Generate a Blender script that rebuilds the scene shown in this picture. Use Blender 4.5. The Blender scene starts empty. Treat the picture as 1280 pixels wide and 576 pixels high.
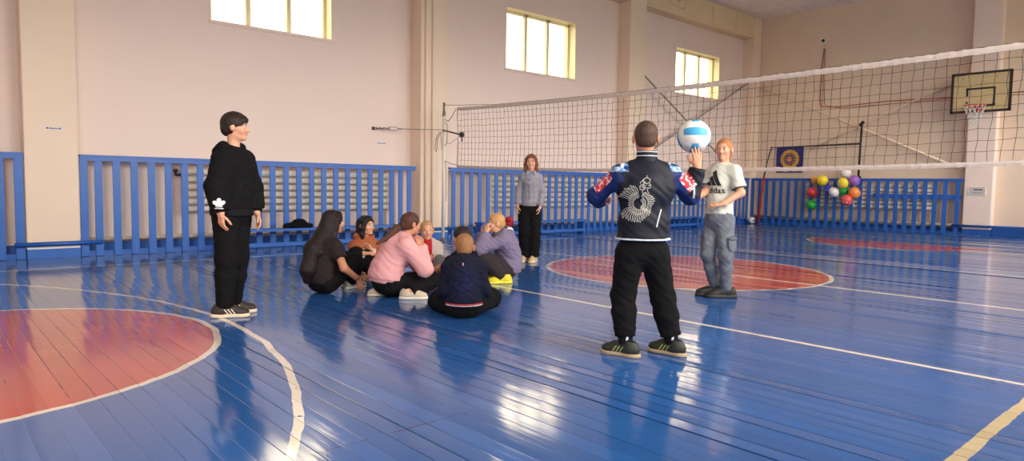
import bpy, bmesh, math, random
import numpy as np
from mathutils import Vector, Matrix, noise as mnoise
from mathutils.bvhtree import BVHTree

random.seed(7)
SC = bpy.context.scene
COL = SC.collection
PI = math.pi

# ------------------------------------------------------------------ camera, sky, light, exposure
cam_d = bpy.data.cameras.new('camera')
cam_d.sensor_fit = 'HORIZONTAL'
cam_d.sensor_width = 36.0
cam_d.lens = 36.0 * 844.9 / 1280.0
cam_d.clip_start = 0.05
cam_d.clip_end = 200
cam_o = bpy.data.objects.new('camera', cam_d)
COL.objects.link(cam_o)
_fw = Vector((0.66399677, 0.74472682, -0.06700929))
_rt = Vector((0.74699112, -0.66466439, 0.01501719))
_up = Vector((0.03335499, 0.06002671, 0.99763933))
cam_o.matrix_world = Matrix(((_rt.x, _up.x, -_fw.x, 0), (_rt.y, _up.y, -_fw.y, 0), (_rt.z, _up.z, -_fw.z, 1.08), (0, 0, 0, 1)))
SC.camera = cam_o

SC.view_settings.view_transform = 'Standard'
SC.view_settings.look = 'None'
SC.view_settings.gamma = 1.0
SC.view_settings.use_curve_mapping = False
SC.view_settings.exposure = 0.42
SC.cycles.use_denoising = True
SC.cycles.max_bounces = 10
SC.cycles.diffuse_bounces = 6
SC.cycles.caustics_reflective = False
SC.cycles.caustics_refractive = False
SC.cycles.sample_clamp_indirect = 6.0

SKY_STRENGTH = 13.5
world = bpy.data.worlds.new('overcast_sky')
SC.world = world
world.use_nodes = True
wn = world.node_tree
wn.nodes.clear()
w_out = wn.nodes.new('ShaderNodeOutputWorld')
w_bg = wn.nodes.new('ShaderNodeBackground')
w_tc = wn.nodes.new('ShaderNodeTexCoord')
w_sep = wn.nodes.new('ShaderNodeSeparateXYZ')
w_ramp = wn.nodes.new('ShaderNodeValToRGB')
w_ramp.color_ramp.elements[0].position = 0.46
w_ramp.color_ramp.elements[0].color = (0.16, 0.17, 0.12, 1)
w_ramp.color_ramp.elements[1].position = 0.54
w_ramp.color_ramp.elements[1].color = (1.0, 0.935, 0.86, 1)
w_m = wn.nodes.new('ShaderNodeMath'); w_m.operation = 'MULTIPLY_ADD'
w_m.inputs[1].default_value = 0.5; w_m.inputs[2].default_value = 0.5
wn.links.new(w_tc.outputs['Generated'], w_sep.inputs[0])
wn.links.new(w_sep.outputs['Z'], w_m.inputs[0])
wn.links.new(w_m.outputs[0], w_ramp.inputs[0])
wn.links.new(w_ramp.outputs['Color'], w_bg.inputs['Color'])
w_bg.inputs['Strength'].default_value = SKY_STRENGTH
wn.links.new(w_bg.outputs[0], w_out.inputs[0])

# openings of the windows: (x0, x1, z0, z1)
WIN_LEFT = [(-2.6, -0.4, 3.60, 4.92), (3.63, 5.68, 3.60, 4.92), (9.78, 11.97, 3.62, 4.93), (16.04, 18.26, 3.74, 4.98)]
WIN_RIGHT = [(-2.9, 0.5, 1.6, 4.9), (3.1, 6.5, 1.6, 4.9), (9.1, 12.5, 1.6, 4.9), (15.3, 18.7, 1.6, 4.9)]  # right side out of view; openings enlarged and lowered to brighten the hall
X0, X1, Y0, Y1, ZC = -4.8, 20.05, -0.97, 11.26, 6.36

def portal(x0, x1, z0, z1, y, sgn):
    ld = bpy.data.lights.new('window_portal', 'AREA')
    ld.shape = 'RECTANGLE'
    ld.size = x1 - x0; ld.size_y = z1 - z0
    ld.cycles.is_portal = True
    o = bpy.data.objects.new('window_portal', ld)
    COL.objects.link(o)
    o.location = ((x0 + x1) / 2, y, (z0 + z1) / 2)
    # area lights shine along their -Z
    o.rotation_euler = (-PI / 2, 0, 0) if sgn < 0 else (PI / 2, 0, 0)
for w in WIN_LEFT: portal(*w, Y1 + 0.42, -1)
for w in WIN_RIGHT: portal(*w, Y0 - 0.42, +1)

# ------------------------------------------------------------------ materials
def new_mat(name):
    m = bpy.data.materials.new(name)
    m.use_nodes = True
    return m, m.node_tree.nodes, m.node_tree.links, m.node_tree.nodes['Principled BSDF']

def mat(name, col, rough=0.6, metal=0.0, var=0.0, scale=8.0, bump=0.0, bscale=60.0, stretch=None, spec=0.5, sheen=0.0, coat=0.0):
    """plain surface with a little procedural variation of its own colour and a bump"""
    m, N, L, b = new_mat(name)
    b.inputs['Roughness'].default_value = rough
    b.inputs['Metallic'].default_value = metal
    b.inputs['Specular IOR Level'].default_value = spec
    if sheen: b.inputs['Sheen Weight'].default_value = sheen
    if coat: b.inputs['Coat Weight'].default_value = coat
    tc = N.new('ShaderNodeTexCoord')
    src = tc.outputs['Object']
    if stretch:
        mp = N.new('ShaderNodeMapping'); mp.inputs['Scale'].default_value = stretch
        L.new(src, mp.inputs[0]); src = mp.outputs[0]
    nz = N.new('ShaderNodeTexNoise'); nz.inputs['Scale'].default_value = scale; nz.inputs['Detail'].default_value = 4
    L.new(src, nz.inputs['Vector'])
    mx = N.new('ShaderNodeMix'); mx.data_type = 'RGBA'
    c = Vector(col[:3])
    mx.inputs[6].default_value = (*(c * (1 - var)), 1)
    mx.inputs[7].default_value = (*[min(1, v * (1 + var)) for v in c], 1)
    L.new(nz.outputs['Fac'], mx.inputs[0])
    L.new(mx.outputs[2], b.inputs['Base Color'])
    if bump:
        n2 = N.new('ShaderNodeTexNoise'); n2.inputs['Scale'].default_value = bscale; n2.inputs['Detail'].default_value = 3
        L.new(src, n2.inputs['Vector'])
        bp = N.new('ShaderNodeBump'); bp.inputs['Strength'].default_value = bump; bp.inputs['Distance'].default_value = 0.01
        L.new(n2.outputs['Fac'], bp.inputs['Height']); L.new(bp.outputs[0], b.inputs['Normal'])
    return m

def mat_tint(name, rough=0.6, bump=0.0, bscale=200.0, sheen=0.0, sss=0.0, var=0.06, vscale=30, spec=0.5):
    """surface whose own colours are stored per vertex in the attribute 'tint'"""
    m, N, L, b = new_mat(name)
    at = N.new('ShaderNodeAttribute'); at.attribute_name = 'tint'
    tc = N.new('ShaderNodeTexCoord')
    nz = N.new('ShaderNodeTexNoise'); nz.inputs['Scale'].default_value = vscale
    L.new(tc.outputs['Object'], nz.inputs['Vector'])
    mr = N.new('ShaderNodeMapRange'); mr.inputs[3].default_value = 1 - var; mr.inputs[4].default_value = 1 + var
    L.new(nz.outputs['Fac'], mr.inputs[0])
    mx = N.new('ShaderNodeVectorMath'); mx.operation = 'SCALE'
    L.new(at.outputs['Color'], mx.inputs[0]); L.new(mr.outputs[0], mx.inputs['Scale'])
    L.new(mx.outputs[0], b.inputs['Base Color'])
    b.inputs['Roughness'].default_value = rough
    b.inputs['Specular IOR Level'].default_value = spec
    if sss:
        b.inputs['Subsurface Weight'].default_value = sss
        b.inputs['Subsurface Radius'].default_value = (0.02, 0.008, 0.004)
        b.inputs['Subsurface Scale'].default_value = 0.3
    if bump:
        n2 = N.new('ShaderNodeTexNoise'); n2.inputs['Scale'].default_value = bscale
        L.new(tc.outputs['Object'], n2.inputs['Vector'])
        bp = N.new('ShaderNodeBump'); bp.inputs['Strength'].default_value = bump; bp.inputs['Distance'].default_value = 0.005
        L.new(n2.outputs['Fac'], bp.inputs['Height']); L.new(bp.outputs[0], b.inputs['Normal'])
    return m

def srgb(r, g, b):
    f = lambda v: ((v / 255) / 12.92) if v / 255 <= 0.04045 else (((v / 255) + 0.055) / 1.055) ** 2.4
    return (f(r), f(g), f(b))

M = {}
M['wall'] = mat('painted_plaster_white', srgb(240, 219, 208), 0.75, var=0.035, scale=1.3, bump=0.25, bscale=14)
M['wall_far'] = mat('painted_plaster_stained', srgb(228, 206, 184), 0.8, var=0.10, scale=0.7, bump=0.3, bscale=14)
M['cream'] = mat('cream_pilaster_paint', srgb(240, 217, 194), 0.65, var=0.03, scale=2, bump=0.15, bscale=20)
M['beam'] = mat('cream_concrete_beam', srgb(226, 204, 168), 0.75, var=0.06, scale=3, bump=0.3, bscale=25)
M['blue'] = mat('blue_gloss_paint', srgb(42, 100, 184), 0.38, var=0.10, scale=5, bump=0.06, bscale=30)
M['blue2'] = mat('blue_gloss_paint_dark', srgb(38, 92, 172), 0.34, var=0.08, scale=5, bump=0.06, bscale=30)
M['white'] = mat('white_paint', srgb(232, 228, 222), 0.5, var=0.04, scale=10)
M['radiator'] = mat('cream_radiator_enamel', srgb(248, 236, 218), 0.5, var=0.08, scale=9)
M['pipe'] = mat('worn_pipe_paint', srgb(222, 204, 184), 0.5, var=0.22, scale=5)
M['frame'] = mat('cream_window_paint', srgb(232, 222, 190), 0.5, var=0.04, scale=6)
M['steel'] = mat('grey_steel', srgb(150, 146, 140), 0.38, metal=0.7, var=0.1, scale=20)
M['brace'] = mat('grey_brace_paint', srgb(160, 146, 136), 0.5, var=0.1, scale=20)
M['darksteel'] = mat('dark_steel', srgb(52, 44, 42), 0.5, metal=0.3, var=0.1, scale=20)
M['black'] = mat('black_plastic', srgb(24, 23, 24), 0.55, var=0.1, scale=20)
M['red'] = mat('red_paint', srgb(190, 42, 34), 0.5, var=0.08, scale=10)
M['redcable'] = mat('red_cable_sheath', srgb(170, 62, 54), 0.5, var=0.05, scale=10)
M['netcord'] = mat('dark_net_cord', srgb(46, 38, 36), 0.9, var=0.15, scale=20)
M['band'] = mat('white_net_tape', srgb(206, 190, 182), 0.8, var=0.07, scale=14, bump=0.3, bscale=60)
M['board'] = mat('pale_plywood', srgb(206, 184, 138), 0.5, var=0.10, scale=4, stretch=(1, 1, 6))
M['boardline'] = mat('dark_brown_line_paint', srgb(44, 32, 28), 0.5, var=0.1, scale=8)
M['greycord'] = mat('grey_cord', srgb(120, 110, 104), 0.8, var=0.1, scale=30)
M['cable'] = mat('steel_cable', srgb(120, 112, 106), 0.4, metal=0.6, var=0.1, scale=30)

def glass_mat(name='window_glass', clear=(0.97, 0.98, 0.97)):
    m, N, L, b = new_mat(name)
    N.remove(b)
    out = [n for n in N if n.type == 'OUTPUT_MATERIAL'][0]
    tr = N.new('ShaderNodeBsdfTransparent'); tr.inputs[0].default_value = (*clear, 1)
    gl = N.new('ShaderNodeBsdfGlossy'); gl.inputs['Roughness'].default_value = 0.02
    fr = N.new('ShaderNodeFresnel'); fr.inputs[0].default_value = 1.45
    mx = N.new('ShaderNodeMixShader')
    gm = N.new('ShaderNodeNewGeometry'); iv = N.new('ShaderNodeMath'); iv.operation = 'SUBTRACT'; iv.inputs[0].default_value = 1.0
    L.new(gm.outputs['Backfacing'], iv.inputs[1])
    ff = N.new('ShaderNodeMath'); ff.operation = 'MULTIPLY'; L.new(fr.outputs[0], ff.inputs[0]); L.new(iv.outputs[0], ff.inputs[1])
    L.new(ff.outputs[0], mx.inputs[0]); L.new(tr.outputs[0], mx.inputs[1]); L.new(gl.outputs[0], mx.inputs[2])
    L.new(mx.outputs[0], out.inputs['Surface'])
    return m
M['glass'] = glass_mat()
M['dimming_glass'] = glass_mat('dimming_window_glass', (0.64, 0.60, 0.50))  # tint added to dim and warm the windows' glare on the floor

def floor_mat():
    m, N, L, b = new_mat('painted_plank_floor')
    def math_(op, a, c=None, d=None):
        n = N.new('ShaderNodeMath'); n.operation = op
        for i, v in enumerate((a, c, d)):
            if v is None: continue
            if isinstance(v, (int, float)): n.inputs[i].default_value = v
            else: L.new(v, n.inputs[i])
        return n.outputs[0]
    tc = N.new('ShaderNodeTexCoord')
    sp = N.new('ShaderNodeSeparateXYZ'); L.new(tc.outputs['Object'], sp.inputs[0])
    x, y = sp.outputs['X'], sp.outputs['Y']
    # hand-painted edges wander a little
    wob = N.new('ShaderNodeTexNoise'); wob.inputs['Scale'].default_value = 3.0; wob.inputs['Detail'].default_value = 3
    L.new(tc.outputs['Object'], wob.inputs['Vector'])
    wv = math_('MULTIPLY', math_('SUBTRACT', wob.outputs['Fac'], 0.5), 0.05)
    def dist(cx, cy):
        dx = math_('SUBTRACT', x, cx); dy = math_('SUBTRACT', y, cy)
        return math_('ADD', math_('SQRT', math_('ADD', math_('MULTIPLY', dx, dx), math_('MULTIPLY', dy, dy))), wv)
    def inside(v, r): return math_('LESS_THAN', v, r)
    def ring(v, r, w): return math_('LESS_THAN', math_('ABSOLUTE', math_('SUBTRACT', v, r)), w / 2)
    def line(v, c, w): return math_('LESS_THAN', math_('ABSOLUTE', math_('SUBTRACT', v, c)), w / 2)
    def AND(a, c): return math_('MULTIPLY', a, c)
    def OR(*a):
        r = a[0]
        for q in a[1:]: r = math_('MAXIMUM', r, q)
        return r
    dn, dc, df = dist(0.03, 5.28), dist(7.633, 5.143), dist(15.3, 5.10)
    an, af = dist(-3.62, 5.187), dist(18.88, 5.187)
    near_side = math_('GREATER_THAN', x, 0.0); far_side = math_('LESS_THAN', x, 15.3)
    red = OR(AND(inside(dn, 1.61), near_side), inside(dc, 1.79), AND(inside(df, 1.73), far_side))
    yin = AND(math_('GREATER_THAN', y, 0.75), math_('LESS_THAN', y, 9.69))
    xin = AND(math_('GREATER_THAN', x, -1.4), math_('LESS_THAN', x, 16.65))
    white = OR(AND(ring(dn, 1.61, 0.045), near_side), ring(dc, 1.79, 0.05), AND(ring(df, 1.73, 0.05), far_side),
               AND(ring(an, 5.42, 0.045), math_('GREATER_THAN', x, -3.6)), AND(ring(af, 5.42, 0.045), math_('LESS_THAN', x, 18.9)),
               AND(line(math_('ADD', x, math_('MULTIPLY', wv, 0.3)), 7.633, 0.05), yin), AND(line(x, 4.663, 0.05), yin), AND(line(x, 10.633, 0.05), yin),
               AND(line(y, 9.67, 0.05), xin), AND(line(x, -1.4, 0.05), yin), AND(line(x, 16.65, 0.05), yin), AND(line(x, 15.3, 0.05), AND(math_('LESS_THAN', y, 6.8), math_('GREATER_THAN', y, 3.4))))
    beige = AND(line(math_('ADD', y, wv), 0.78, 0.056), xin)
    # worn paint: specks where the line paint has gone
    wear = N.new('ShaderNodeTexNoise'); wear.inputs['Scale'].default_value = 9.0; wear.inputs['Detail'].default_value = 8; wear.inputs['Roughness'].default_value = 0.7
    L.new(tc.outputs['Object'], wear.inputs['Vector'])
    keep = math_('LESS_THAN', wear.outputs['Fac'], 0.63)
    white = AND(white, keep)
    # plank cells
    cell = math_('FLOOR', math_('DIVIDE', math_('ADD', x, 4.8), 0.105))
    rowoff = N.new('ShaderNodeTexWhiteNoise'); rowoff.noise_dimensions = '1D'; L.new(cell, rowoff.inputs['W'])
    pv = N.new('ShaderNodeMapRange'); pv.inputs[3].default_value = 0.90; pv.inputs[4].default_value = 1.10
    L.new(rowoff.outputs['Value'], pv.inputs[0])
    big = N.new('ShaderNodeTexNoise'); big.inputs['Scale'].default_value = 0.8; big.inputs['Detail'].default_value = 5
    L.new(tc.outputs['Object'], big.inputs['Vector'])
    bv = N.new('ShaderNodeMapRange'); bv.inputs[3].default_value = 0.86; bv.inputs[4].default_value = 1.14
    L.new(big.outputs['Fac'], bv.inputs[0])
    fx = math_('FRACT', math_('DIVIDE', math_('ADD', x, 4.8), 0.105))
    seam = math_('GREATER_THAN', math_('ABSOLUTE', math_('SUBTRACT', fx, 0.5)), 0.484)
    sk = N.new('ShaderNodeTexNoise'); sk.inputs['Scale'].default_value = 1.1; sk.inputs['Detail'].default_value = 2; L.new(tc.outputs['Object'], sk.inputs['Vector'])
    seamk = math_('GREATER_THAN', sk.outputs['Fac'], 0.5)
    # butt joints: full-width rows every 3.1 m along the planks
    fy = math_('FRACT', math_('DIVIDE', math_('ADD', y, 0.62), 3.1))
    joint = math_('GREATER_THAN', math_('ABSOLUTE', math_('SUBTRACT', fy, 0.5)), 0.4988)
    def mix(fac, a, c):
        n = N.new('ShaderNodeMix'); n.data_type = 'RGBA'
        L.new(fac, n.inputs[0])
        for i, v in ((6, a), (7, c)):
            if isinstance(v, tuple): n.inputs[i].default_value = (*v, 1)
            else: L.new(v, n.inputs[i])
        return n.outputs[2]
    c = mix(red, srgb(44, 94, 162), srgb(188, 66, 56))
    c = mix(white, c, srgb(226, 214, 200))
    c = mix(beige, c, srgb(196, 178, 142))
    c = mix(math_('MULTIPLY', OR(AND(seam, seamk), AND(joint, seamk)), 0.6), c, srgb(24, 34, 60))
    vm = N.new('ShaderNodeVectorMath'); vm.operation = 'SCALE'
    L.new(c, vm.inputs[0]); L.new(math_('MULTIPLY', pv.outputs[0], bv.outputs[0]), vm.inputs['Scale'])
    L.new(vm.outputs[0], b.inputs['Base Color'])
    rr = N.new('ShaderNodeMapRange'); rr.inputs[3].default_value = 0.075; rr.inputs[4].default_value = 0.15
    L.new(big.outputs['Fac'], rr.inputs[0]); L.new(rr.outputs[0], b.inputs['Roughness'])
    b.inputs['Specular IOR Level'].default_value = 0.95
    # fine brush marks in the gloss paint, long in the plank direction
    mp = N.new('ShaderNodeMapping'); mp.inputs['Scale'].default_value = (26, 2.2, 1); L.new(tc.outputs['Object'], mp.inputs[0])
    n3 = N.new('ShaderNodeTexNoise'); n3.inputs['Scale'].default_value = 1.0; n3.inputs['Detail'].default_value = 3; L.new(mp.outputs[0], n3.inputs['Vector'])
    bp = N.new('ShaderNodeBump'); bp.inputs['Strength'].default_value = 0.07; bp.inputs['Distance'].default_value = 0.012
    L.new(n3.outputs['Fac'], bp.inputs['Height']); L.new(bp.outputs[0], b.inputs['Normal'])
    return m
M['floor'] = floor_mat()

def ceiling_mat():
    m, N, L, b = new_mat('ceiling_slabs')
    tc = N.new('ShaderNodeTexCoord')
    mp = N.new('ShaderNodeMapping'); mp.inputs['Scale'].default_value = (1, 3.5, 1); L.new(tc.outputs['Object'], mp.inputs[0])
    nz = N.new('ShaderNodeTexNoise'); nz.inputs['Scale'].default_value = 1.6; nz.inputs['Detail'].default_value = 6; L.new(mp.outputs[0], nz.inputs['Vector'])
    mx = N.new('ShaderNodeMix'); mx.data_type = 'RGBA'
    mx.inputs[6].default_value = (*srgb(216, 198, 192), 1); mx.inputs[7].default_value = (*srgb(250, 240, 235), 1)
    L.new(nz.outputs['Fac'], mx.inputs[0])
    L.new(mx.outputs[2], b.inputs['Base Color'])
    b.inputs['Roughness'].default_value = 0.8
    n2 = N.new('ShaderNodeTexNoise'); n2.inputs['Scale'].default_value = 22; L.new(tc.outputs['Object'], n2.inputs['Vector'])
    bp = N.new('ShaderNodeBump'); bp.inputs['Strength'].default_value = 0.5; bp.inputs['Distance'].default_value = 0.02
    L.new(n2.outputs['Fac'], bp.inputs['Height']); L.new(bp.outputs[0], b.inputs['Normal'])
    return m
M['ceiling'] = ceiling_mat()

# ------------------------------------------------------------------ mesh helpers
class MB:
    """collects boxes, tubes, lathes ... and links them as ONE mesh object"""
    def __init__(s): s.v = []; s.f = []; s.mi = []; s.sm = []
    def add(s, vs, fs, mi=0, smooth=False):
        o = len(s.v)
        s.v += [tuple(v) for v in vs]
        for f in fs: s.f.append([i + o for i in f]); s.mi.append(mi); s.sm.append(smooth)
        return s
    def box(s, x0, x1, y0, y1, z0, z1, mi=0, bev=0.0, rot=None, org=None):
        x0, x1 = sorted((x0, x1)); y0, y1 = sorted((y0, y1)); z0, z1 = sorted((z0, z1))
        if bev <= 0:
            vs = [Vector((x, y, z)) for x in (x0, x1) for y in (y0, y1) for z in (z0, z1)]
            fs = [(0, 1, 3, 2), (4, 6, 7, 5), (0, 4, 5, 1), (2, 3, 7, 6), (0, 2, 6, 4), (1, 5, 7, 3)]
        else:
            bm = bmesh.new()
            bmesh.ops.create_cube(bm, size=1.0, matrix=Matrix.Translation(((x0 + x1) / 2, (y0 + y1) / 2, (z0 + z1) / 2)) @ Matrix.Diagonal((x1 - x0, y1 - y0, z1 - z0, 1)))
            bmesh.ops.bevel(bm, geom=bm.edges[:], offset=min(bev, 0.45 * min(x1 - x0, y1 - y0, z1 - z0)), segments=2, affect='EDGES')
            bm.verts.index_update()
            vs = [v.co.copy() for v in bm.verts]; fs = [[v.index for v in f.verts] for f in bm.faces]
            bm.free()
        if rot is not None:
            og = Vector(org) if org is not None else Vector(((x0 + x1) / 2, (y0 + y1) / 2, (z0 + z1) / 2))
            vs = [rot @ (v - og) + og for v in vs]
        return s.add(vs, fs, mi)
    def tube(s, pts, r, n=8, mi=0, cap=True, closed=False):
        pts = [Vector(p) for p in pts]
        rs = r if isinstance(r, (list, tuple)) else [r] * len(pts)
        vs = []; fs = []
        u = None
        m = len(pts)
        for i, p in enumerate(pts):
            a = pts[i - 1] if (i > 0 or closed) else p
            c = pts[(i + 1) % m] if (i < m - 1 or closed) else p
            t = (c - a)
            t = t.normalized() if t.length > 1e-9 else Vector((0, 0, 1))
            if u is None:
                u = t.orthogonal().normalized()
            else:
                u = (u - t * u.dot(t))
                u = u.normalized() if u.length > 1e-6 else t.orthogonal().normalized()
            w = t.cross(u)
            for k in range(n):
                a_ = 2 * PI * k / n
                vs.append(p + (u * math.cos(a_) + w * math.sin(a_)) * rs[i])
        for i in range(m if closed else m - 1):
            j = (i + 1) % m
            for k in range(n):
                k2 = (k + 1) % n
                fs.append((i * n + k, i * n + k2, j * n + k2, j * n + k))
        if cap and not closed:
            fs.append(tuple(reversed(range(n)))); fs.append(tuple((m - 1) * n + k for k in range(n)))
        return s.add(vs, fs, mi, True)
    def lathe(s, prof, c, ax='Z', n=24, mi=0):
        """prof: (radius, height) list turned about an axis through c"""
        c = Vector(c); vs = []; fs = []
        for r, h in prof:
            for k in range(n):
                a = 2 * PI * k / n
                q = {'Z': (r * math.cos(a), r * math.sin(a), h), 'X': (h, r * math.cos(a), r * math.sin(a)), 'Y': (r * math.sin(a), h, r * math.cos(a))}[ax]
                vs.append(c + Vector(q))
        for i in range(len(prof) - 1):
            for k in range(n):
                k2 = (k + 1) % n
                fs.append((i * n + k, i * n + k2, (i + 1) * n + k2, (i + 1) * n + k))
        if prof[0][0] > 1e-6: fs.append(tuple(reversed(range(n))))
        if prof[-1][0] > 1e-6: fs.append(tuple((len(prof) - 1) * n + k for k in range(n)))
        return s.add(vs, fs, mi, True)
    def build(s, name, mats, parent=None, loc=None):
        """verts are given in world space; loc sets the origin; with a parent they are made relative to it"""
        me = bpy.data.meshes.new(name)
        org = Vector(loc) if loc is not None else (Vector(parent.matrix_world.translation) if False else Vector((0, 0, 0)))
        me.from_pydata([tuple(Vector(v) - org) for v in s.v], [], s.f)
        mats = mats if isinstance(mats, (list, tuple)) else [mats]
        for m in mats: me.materials.append(m)
        me.polygons.foreach_set('material_index', s.mi)
        me.polygons.foreach_set('use_smooth', s.sm)
        me.update()
        o = bpy.data.objects.new(name, me)
        COL.objects.link(o)
        o.location = org
        if parent is not None:
            o.parent = parent
            o.location = org - world_loc(parent)
        return o

def world_loc(o):
    p = Vector(o.location)
    while o.parent is not None:
        o = o.parent; p = p + Vector(o.location)
    return p

def tag(o, label=None, cat=None, group=None, kind=None):
    if label: o['label'] = label
    if cat: o['category'] = cat
    if group: o['group'] = group
    if kind: o['kind'] = kind
    return o
def thing(name, loc, label, cat, group=None):
    o = bpy.data.objects.new(name, None)
    o.empty_display_size = 0.1
    COL.objects.link(o); o.location = loc
    return tag(o, label, cat, group)
def struct(o, label=None): return tag(o, label, kind='structure')
# ------------------------------------------------------------------ the room
def wall_with_openings(name, y_in, y_out, x0, x1, z1, openings, m):
    """wall along x, one mesh of blocks around its window openings"""
    b = MB(); xs = x0
    for (a, c, z0, zt) in openings:
        b.box(xs, a, y_in, y_out, 0, z1)
        b.box(a, c, y_in, y_out, 0, z0); b.box(a, c, y_in, y_out, zt, z1)
        xs = c
    b.box(xs, x1, y_in, y_out, 0, z1)
    return struct(b.build(name, m))
wall_with_openings('wall_left', Y1, Y1 + 0.40, X0 - 0.3, X1, ZC, WIN_LEFT, M['wall'])
wall_with_openings('wall_right', Y0, Y0 - 0.40, X0 - 0.3, X1, ZC, WIN_RIGHT, M['wall'])
struct(MB().box(X1, X1 + 0.4, Y0 - 0.4, Y1 + 0.4, 0, ZC).build('wall_far', M['wall_far']))
struct(MB().box(X0 - 0.3, X0, Y0, Y1, 0, ZC).build('wall_near', M['wall']))

# ceiling: long concrete slabs with open joints
b = MB()
ys = Y0 - 0.4
while ys < Y1 + 0.4:
    b.box(X0 - 0.3, X1 + 0.4, ys, min(ys + 1.485, Y1 + 0.4), ZC, ZC + 0.25, bev=0.012)
    ys += 1.5
b.box(X0 - 0.3, X1 + 0.4, Y0 - 0.4, Y1 + 0.4, ZC + 0.2, ZC + 0.3)
struct(b.build('ceiling', M['ceiling']))

# floor: real planks running across the hall, slightly cupped and tilted
def make_floor():
    W_ = 0.105; vs = []; fs = []
    n = int((X1 - X0) / W_) + 1
    rnd = random.Random(3)
    ny = 26
    prof = [(0.0, -0.0007), (0.018, 0.0), (0.04, 0.0), (0.27, 0.75), (0.5, 1.0), (0.73, 0.75), (0.96, 0.0), (0.982, 0.0), (1.0, -0.0007)]
    for i in range(n):
        x = X0 + i * W_
        tl = rnd.gauss(0, 0.026) * (1 if rnd.random() < 0.5 else 0.4); cup = rnd.uniform(0.00018, 0.00085) * (1 if rnd.random() < 0.75 else 0.2)          # lengthwise-axis tilt (slope)
        ph = rnd.uniform(0, 6.28); ph2 = rnd.uniform(0, 6.28); am = rnd.uniform(0.4, 1.0)
        base = len(vs)
        for j in range(ny + 1):
            y = Y0 + (Y1 - Y0) * j / ny
            t2 = tl + 0.0035 * am * math.sin(y * 1.7 + ph)
            dz = 0.0004 * math.sin(y * 1.1 + ph2)
            for (u, h) in prof:
                vs.append((x + u * W_, y, (h * cup if h > 0 else h) + (u - 0.5) * W_ * t2 + dz))
        k = len(prof)
        for j in range(ny):
            for q in range(k - 1):
                a = base + j * k + q
                fs.append((a, a + 1, a + k + 1, a + k))
    b = MB(); b.add(vs, fs, 0, True)
    b.box(X0 - 0.3, X1 + 0.4, Y0 - 0.4, Y1 + 0.4, -0.2, -0.006)
    return struct(b.build('floor', M['floor']))
make_floor()

# windows: three-light casements set deep in the wall
def window(n, x0, x1, z0, z1, y_in, sgn, mull=None):
    yf0 = y_in + sgn * 0.20; yf1 = y_in + sgn * 0.27
    fr = MB()
    t = 0.055
    fr.box(x0, x1, yf0, yf1, z1 - t, z1); fr.box(x0, x1, yf0, yf1, z0, z0 + t)
    fr.box(x0, x0 + t, yf0, yf1, z0, z1); fr.box(x1 - t, x1, yf0, yf1, z0, z1)
    ms = mull or [x0 + (x1 - x0) / 3, x0 + 2 * (x1 - x0) / 3]
    for m_ in ms: fr.box(m_ - 0.04, m_ + 0.04, yf0, yf1, z0, z1, bev=0.004)
    o = fr.build('window_%d' % n, M['frame'], loc=((x0 + x1) / 2, yf0, z0))
    struct(o)
    xs = [x0 + t] + [q for m_ in ms for q in (m_ - 0.04, m_ + 0.04)] + [x1 - t]
    for i in range(0, len(xs), 2):
        p = MB().box(xs[i], xs[i + 1], yf0 + sgn * 0.03, yf0 + sgn * 0.036, z0 + t, z1 - t).build('pane', M['dimming_glass' if sgn > 0 else 'glass'], parent=o, loc=((xs[i] + xs[i + 1]) / 2, yf0, z0))
    rv = MB()   # painted reveal lining and the thin raised border around the opening
    q = 0.006
    rv.box(x0, x0 + q, y_in - sgn * 0.012, yf0, z0, z1); rv.box(x1 - q, x1, y_in - sgn * 0.012, yf0, z0, z1)
    rv.box(x0, x1, y_in - sgn * 0.012, yf0, z1 - q, z1)
    rv.build('reveal_lining', M['frame'], parent=o, loc=((x0 + x1) / 2, yf0, z0))
    s = MB().box(x0 - 0.04, x1 + 0.04, y_in - sgn * 0.03, yf0, z0 - 0.05, z0 + 0.004, bev=0.006)
    s.build('window_sill', M['wall'], parent=o, loc=((x0 + x1) / 2, yf0, z0))
window(1, *WIN_LEFT[0], Y1, 1)
window(2, *WIN_LEFT[1], Y1, 1, [4.294, 4.995])
window(3, *WIN_LEFT[2], Y1, 1, [10.556, 11.254])
window(4, *WIN_LEFT[3], Y1, 1, [16.798, 17.508])
for i, w in enumerate(WIN_RIGHT): window(5 + i, *w, Y0, -1)

# pilasters, with their blue painted feet
YP = 10.90
trim_n = [0]
def trim(b, m, label=None):
    trim_n[0] += 1
    return struct(b.build('trim_%d' % trim_n[0], m), label)
for (a, c) in ((-5.0, -4.4), (1.138, 1.741), (7.341, 8.0), (13.58, 14.22), (19.62, X1)):
    pb = MB().box(a, c, YP, Y1, 0.155, ZC, bev=0.008)
    p = trim(pb, M['cream'])
    MB().box(a, c, YP - 0.001, Y1, 0, 0.13, bev=0.004).build('painted_foot', M['blue'], parent=p)
    MB().box(a, c, YP + 0.004, Y1, 0.13, 0.156).build('bare_plaster_band', M['white'], parent=p)
pb = MB().box(19.744, X1, 4.557, 5.145, 0.155, ZC, bev=0.008)
p = trim(pb, M['wall'])
MB().box(19.742, X1, 4.555, 5.147, 0, 0.155, bev=0.004).build('painted_foot', M['blue2'], parent=p)
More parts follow.
